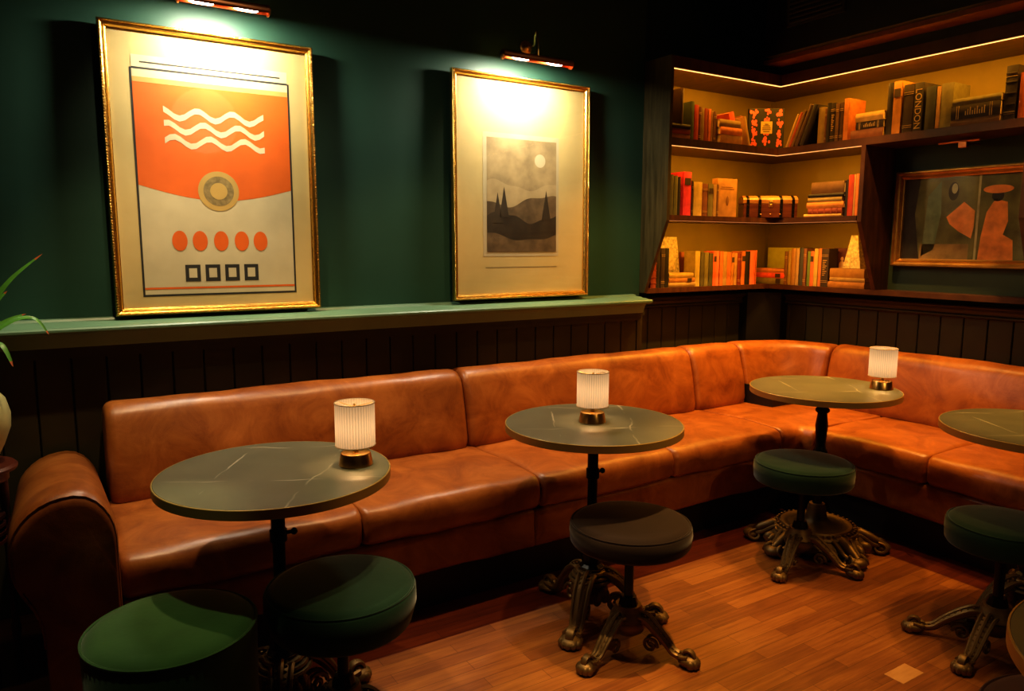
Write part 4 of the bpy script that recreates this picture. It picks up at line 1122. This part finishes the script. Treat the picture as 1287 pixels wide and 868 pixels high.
# ---- tapered ornaments
def tapered(label, loc, rz, w0, w1, h, d):
    t = thing('tapered_vase', label, 'ornament', loc, rz)
    n = 5; rings = []
    for z, s in ((0, 0), (h, 1)):
        w_ = lerp(w0, w1, s) / 2; q = d / 2 * lerp(1, .6, s)
        rings.append([Vector(v) for v in ((-w_, -q, z), (w_, -q, z), (w_, q, z), (-w_, q, z))])
    o = MB().loft(rings).build('body', M['cream_print'], t, flat=True)
    return t
tl = tapered('cream mottled tapered ornament behind dark books at the left end', (3.42, 3.558, 1.2015), 0, .23, .15, .312, .04)
m = MB(); m.box(-.055, .055, -.0245, -.021, .10, .235); m.build('framed_panel', simple('pale_relief', (0.7, 0.55, 0.25), .5, noise=.4, nscale=40), tl)
zt3 = ZS[3] + max(r[5] for r in stk[('B', 3, False)]) + .002
tapered('cream speckled tapered ornament on the stack at the right end', (4.285, 2.80, zt3), R(-90), .12, .042, 1.525 - zt3, .07)

# ================================================================= LEFT EDGE: side table, vase, plant
st = thing('side_table', 'dark red wooden side table at the left edge beside the sofa arm', 'side table', (-.24, 2.93, 0))
STZ = .93
MB().lathe([(0, .772), (.118, .772), (.13, .778), (.132, .788), (.124, .797), (0, .797)], 48).build('tabletop', M['redwood'], st)
MB().lathe([(0, .74), (.105, .74), (.105, .772), (0, .772)], 32).build('apron', M['redwood'], st)
for k in range(4):
    a = k * PI / 2 + .3
    MB().lathe([(0, 0), (.010, 0), (.014, .05), (.010, .1), (.016, .16), (.010, .2), (.012, .5), (.018, .56), (.010, .6), (.015, .66), (.014, .745), (0, .745)], 14, c=(.088 * math.cos(a), .088 * math.sin(a), 0)).build('leg', M['redwood'], st)
m = MB()
for k in range(4): m.lathe([(0, .60 - k * .03), (.085, .60 - k * .03), (.085, .612 - k * .03), (0, .612 - k * .03)], 24)
m.build('lower_shelf', M['redwood'], st)
st.scale = (1, 1, STZ)
vz = thing('plant_vase', 'pale green ovoid vase on the side table at the left edge', 'vase', (-.215, 2.93, .742))
MB().lathe([(0, 0), (.045, 0), (.05, .01), (.075, .06), (.097, .12), (.10, .165), (.088, .215), (.062, .25), (.05, .262), (.045, .262), (.05, .24), (0, .235)], 48).build('vase_body', M['ceramic'], vz)
MB().lathe([(0, .238), (.052, .238), (.02, .243), (0, .244)], 24).build('soil', M['soil'], vz)
pt_ = thing('potted_plant', 'green plant with long arching brown-tipped leaves at the left edge', 'plant', (-.215, 2.93, .985))
def leaf(pts, w, name='leaf'):
    P = [Vector(p) + Vector((0, 0, .055 if q else 0)) for q, p in enumerate(pts)]; sm = []
    for i in range(len(P) - 1):
        for k in range(7):
            t = k / 7; p0 = P[max(0, i - 1)]; p1 = P[i]; p2 = P[i + 1]; p3 = P[min(len(P) - 1, i + 2)]
            sm.append(.5 * ((2 * p1) + (-p0 + p2) * t + (2 * p0 - 5 * p1 + 4 * p2 - p3) * t * t + (-p0 + 3 * p1 - 3 * p2 + p3) * t ** 3))
    sm.append(P[-1]); n = len(sm); m = MB(); vs = []; fs = []; mis = []
    for k, p in enumerate(sm):
        t = (sm[min(n - 1, k + 1)] - sm[max(0, k - 1)]).normalized(); s = t.cross(Vector((0, -.6, 1))); s = s.normalized() if s.length > .01 else Vector((0, 1, 0))
        ww = w * (math.sin(PI * min(1, (k / (n - 1)) * .92 + .08)) ** .7)
        up = s.cross(t)
        vs += [p - s * ww + up * ww * .3, p, p + s * ww + up * ww * .3]
    for k in range(n - 1):
        a = k * 3; mi = 1 if k > n - 4 else 0
        m.add([], [], 0)
        fs.append((a, a + 1, a + 4, a + 3)); fs.append((a + 1, a + 2, a + 5, a + 4)); mis += [mi, mi]
    m.v = [tuple(v) for v in vs]; m.f = [list(f) for f in fs]; m.mi = mis; m.sm = [True] * len(fs)
    return m.build(name, [M['leaf'], M['leaf_tip']], pt_)
leaf([(0, 0, 0), (.04, 0, .15), (.12, 0, .29), (.225, 0, .388)], .011)
leaf([(0, 0, 0), (.05, -.01, .10), (.12, -.01, .165), (.185, -.01, .175), (.225, -.01, .118)], .010)
leaf([(0, 0, 0), (.05, .01, .12), (.11, .01, .17), (.165, .01, .19)], .008)
leaf([(0, 0, 0), (.02, -.02, .12), (.08, -.03, .22), (.12, -.03, .27)], .010)
leaf([(0, 0, 0), (-.03, .02, .18), (-.10, .03, .30), (-.16, .03, .28)], .012)
leaf([(0, 0, 0), (-.04, -.03, .12), (-.12, -.06, .16), (-.2, -.08, .08)], .012)
leaf([(0, 0, 0), (.0, .03, .2), (-.02, .05, .34), (-.05, .07, .42)], .011)
leaf([(0, 0, 0), (.03, -.03, .08), (.09, -.06, .10), (.12, -.09, .03)], .010)

# small trimmings belong to the part they are fixed to
for child, host in (('shade_trim', 'lamp_shade'), ('shade_spider', 'lamp_shade'), ('arm_piping', 'armrest'), ('piping', 'seat_side'), ('gilt_bands', 'cover'), ('spine_label', 'cover'),
                    ('lettering', 'cover'), ('cover_emblem', 'cover'), ('blossom_pattern', 'cover'), ('title_label', 'cover'), ('label_print', 'title_label'), ('edge_band', 'tabletop'), ('latch', 'chest_lid'), ('turned_collar', 'column')):
    for o in [q for q in bpy.data.objects if q.name.split('.')[0] == child and q.parent]:
        if child == 'label_print': continue
        hs = [q for q in o.parent.children if q.name.split('.')[0] == host and q is not o]
        if hs: o.parent = hs[0]

# ================================================================= LIGHTS
def area(name, loc, target, sx, sy, power, col, spread=180):
    l = bpy.data.lights.new(name, 'AREA'); l.shape = 'RECTANGLE'; l.size = sx; l.size_y = sy; l.energy = power; l.color = col; l.spread = R(spread)
    o = bpy.data.objects.new(name, l); COL.objects.link(o); o.location = loc
    o.rotation_euler = (Vector(target) - Vector(loc)).to_track_quat('-Z', 'Y').to_euler(); return o
def spot(name, loc, target, power, ang, col, blend=.6, rad=.03):
    l = bpy.data.lights.new(name, 'SPOT'); l.energy = power; l.spot_size = R(ang); l.spot_blend = blend; l.color = col; l.shadow_soft_size = rad
    o = bpy.data.objects.new(name, l); COL.objects.link(o); o.location = loc
    o.rotation_euler = (Vector(target) - Vector(loc)).to_track_quat('-Z', 'Y').to_euler(); return o
def point(name, loc, power, col, rad=.02):
    l = bpy.data.lights.new(name, 'POINT'); l.energy = power; l.color = col; l.shadow_soft_size = rad
    o = bpy.data.objects.new(name, l); COL.objects.link(o); o.location = loc; return o
WARM = (1.0, 0.60, 0.26); AMB = (1.0, 0.50, 0.12)
for x, z, ln in ((.68, 2.392, .30), (2.166, 2.373, .36)):
    area('picture_lamp_light', (x, 3.20, z - .016), (x, 3.33, z - .30), ln * .7, .02, PIC, (1.0, 0.90, 0.70))
for x, z in ((.68, 2.392), (2.166, 2.373)):
    spot('picture_lamp_fill', (x, 3.175, z - .03), (x, 3.34, z - .72), 4.5, 62, (1.0, .84, .56), .8, .03)  # added spot beside the lamp tube, brightens the lower poster
for l, x, y in LAMPS:
    point('table_lamp_light', (x, y, .785 + .097), .8, (1.0, 0.58, 0.26), .006)
def strip(p0, p1, power, tgt):
    c = (Vector(p0) + Vector(p1)) / 2; d = Vector(p1) - Vector(p0)
    l = bpy.data.lights.new('strip_glow', 'AREA'); l.shape = 'RECTANGLE'; l.size = d.length; l.size_y = .006; l.energy = power; l.color = (1.0, 0.42, 0.035)
    o = bpy.data.objects.new('strip_glow', l); COL.objects.link(o); o.location = c
    z = -(Vector(tgt)).normalized(); x = d.normalized(); y = z.cross(x)
    o.rotation_euler = Matrix((x, y, z)).transposed().to_euler()
strip((3.11, 3.218, 2.449), (4.03, 3.218, 2.449), 4.2, (0, .36, -1)); strip((4.028, 3.2, 2.449), (4.028, .6, 2.449), 11.5, (.36, 0, -1))
strip((3.11, 3.218, 2.024), (4.03, 3.218, 2.024), 3.4, (0, .36, -1)); strip((4.028, 3.2, 2.024), (4.028, 2.65, 2.024), 2.3, (.36, 0, -1))
strip((3.11, 3.218, 1.60), (4.03, 3.218, 1.60), 3.0, (0, .35, -1)); strip((4.028, 3.2, 1.60), (4.028, 2.65, 1.60), 1.8, (.35, 0, -1))
# ceiling downlights
spot('downlight', (.35, 2.45, 3.0), (.50, 2.95, .5), 62, 60, (1.0, .70, .38))
spot('downlight', (1.55, 2.45, 3.0), (1.55, 2.95, .5), 55, 60, WARM)
spot('downlight', (2.75, 2.45, 3.0), (2.85, 2.95, .5), 95, 60, AMB)
spot('downlight', (3.5, 2.45, 3.0), (3.75, 2.75, .5), 110, 60, AMB)
spot('downlight', (3.65, 1.5, 3.0), (3.85, 1.5, .5), 85, 60, AMB)
spot('downlight', (1.95, 1.45, 3.0), (2.0, 1.6, 0), 200, 34, (1.0, .58, .20), .9)
spot('downlight', (1.0, 1.4, 3.0), (1.15, 1.75, 0), 120, 30, (1.0, .66, .3), .9)
spot('downlight', (3.1, 1.7, 3.0), (3.05, 1.75, 0), 42, 38, AMB)
# added fill lights for the posters, single pieces and a little bounce
spot('poster_fill', (.66, 1.9, 3.0), (.66, 3.4, 1.75), 26, 38, (1.0, .84, .58), .9)
spot('poster_fill', (2.2, 1.9, 3.0), (2.2, 3.4, 1.75), 22, 36, (1.0, .78, .48))
spot('downlight', (.05, 1.75, 3.0), (.20, 2.05, .48), 40, 15, (.9, 1.0, .5))  # added narrow spot for the greenish top of the pouf
spot('downlight', (.98, 1.65, 3.0), (.76, 1.96, .5), 30, 13, (1.0, .9, .45))  # added narrow spot brightening part of the green stool
spot('front_fill', (2.0, -1.0, 2.5), (2.9, 2.2, .75), 34, 44, (1.0, .62, .25), .9)  # fill spot added behind the camera to brighten the table rims
spot('table_fill', (3.0, 2.35, 3.0), (3.15, 2.18, .785), 34, 19, (1.0, .58, .10), .7)  # extra narrow amber spots, give the two tabletops their golden glow
spot('table_fill', (3.1, 1.3, 3.0), (3.15, 1.245, .785), 30, 19, (1.0, .60, .13), .7)
spot('niche_fill', (2.3, 1.5, 2.75), (4.3, 2.15, 1.55), 27, 24, (1.0, .72, .36))  # added spot in mid-room to lift the niche painting
spot('side_fill', (-.5, 2.7, 2.9), (-.05, 3.0, .8), 9, 34, (.75, 1.0, .6))  # fill spot without a fixture, tints the left edge greenish
point('room_bounce', (1.2, .2, 2.5), 2.5, (1.0, .65, .38), .25)  # added point light standing in for bounce off the room
w_ = bpy.data.worlds.new('World'); bpy.context.scene.world = w_; w_.use_nodes = True
w_.node_tree.nodes['Background'].inputs[0].default_value = (.02, .018, .014, 1); w_.node_tree.nodes['Background'].inputs[1].default_value = .4

# ================================================================= CAMERA
a, b, c_ = .562873, .13543, .00342
ca, sa = math.cos(a), math.sin(a)
fwd = Vector((sa * math.cos(b), ca * math.cos(b), -math.sin(b))); right = Vector((ca, -sa, 0)); up = right.cross(fwd)
rr = right * math.cos(c_) + up * math.sin(c_); uu = -right * math.sin(c_) + up * math.cos(c_)
cd = bpy.data.cameras.new('camera'); cam = bpy.data.objects.new('camera', cd); COL.objects.link(cam)
cam.matrix_world = Matrix.Translation((0, 0, 1.465)) @ Matrix((rr, uu, -fwd)).transposed().to_4x4()
cd.sensor_width = 36; cd.lens = 935.77 / 1287 * 36; cd.clip_start = .02
sc = bpy.context.scene; sc.camera = cam
sc.view_settings.view_transform = 'Standard'; sc.view_settings.look = 'Medium High Contrast'; sc.view_settings.exposure = 0.55
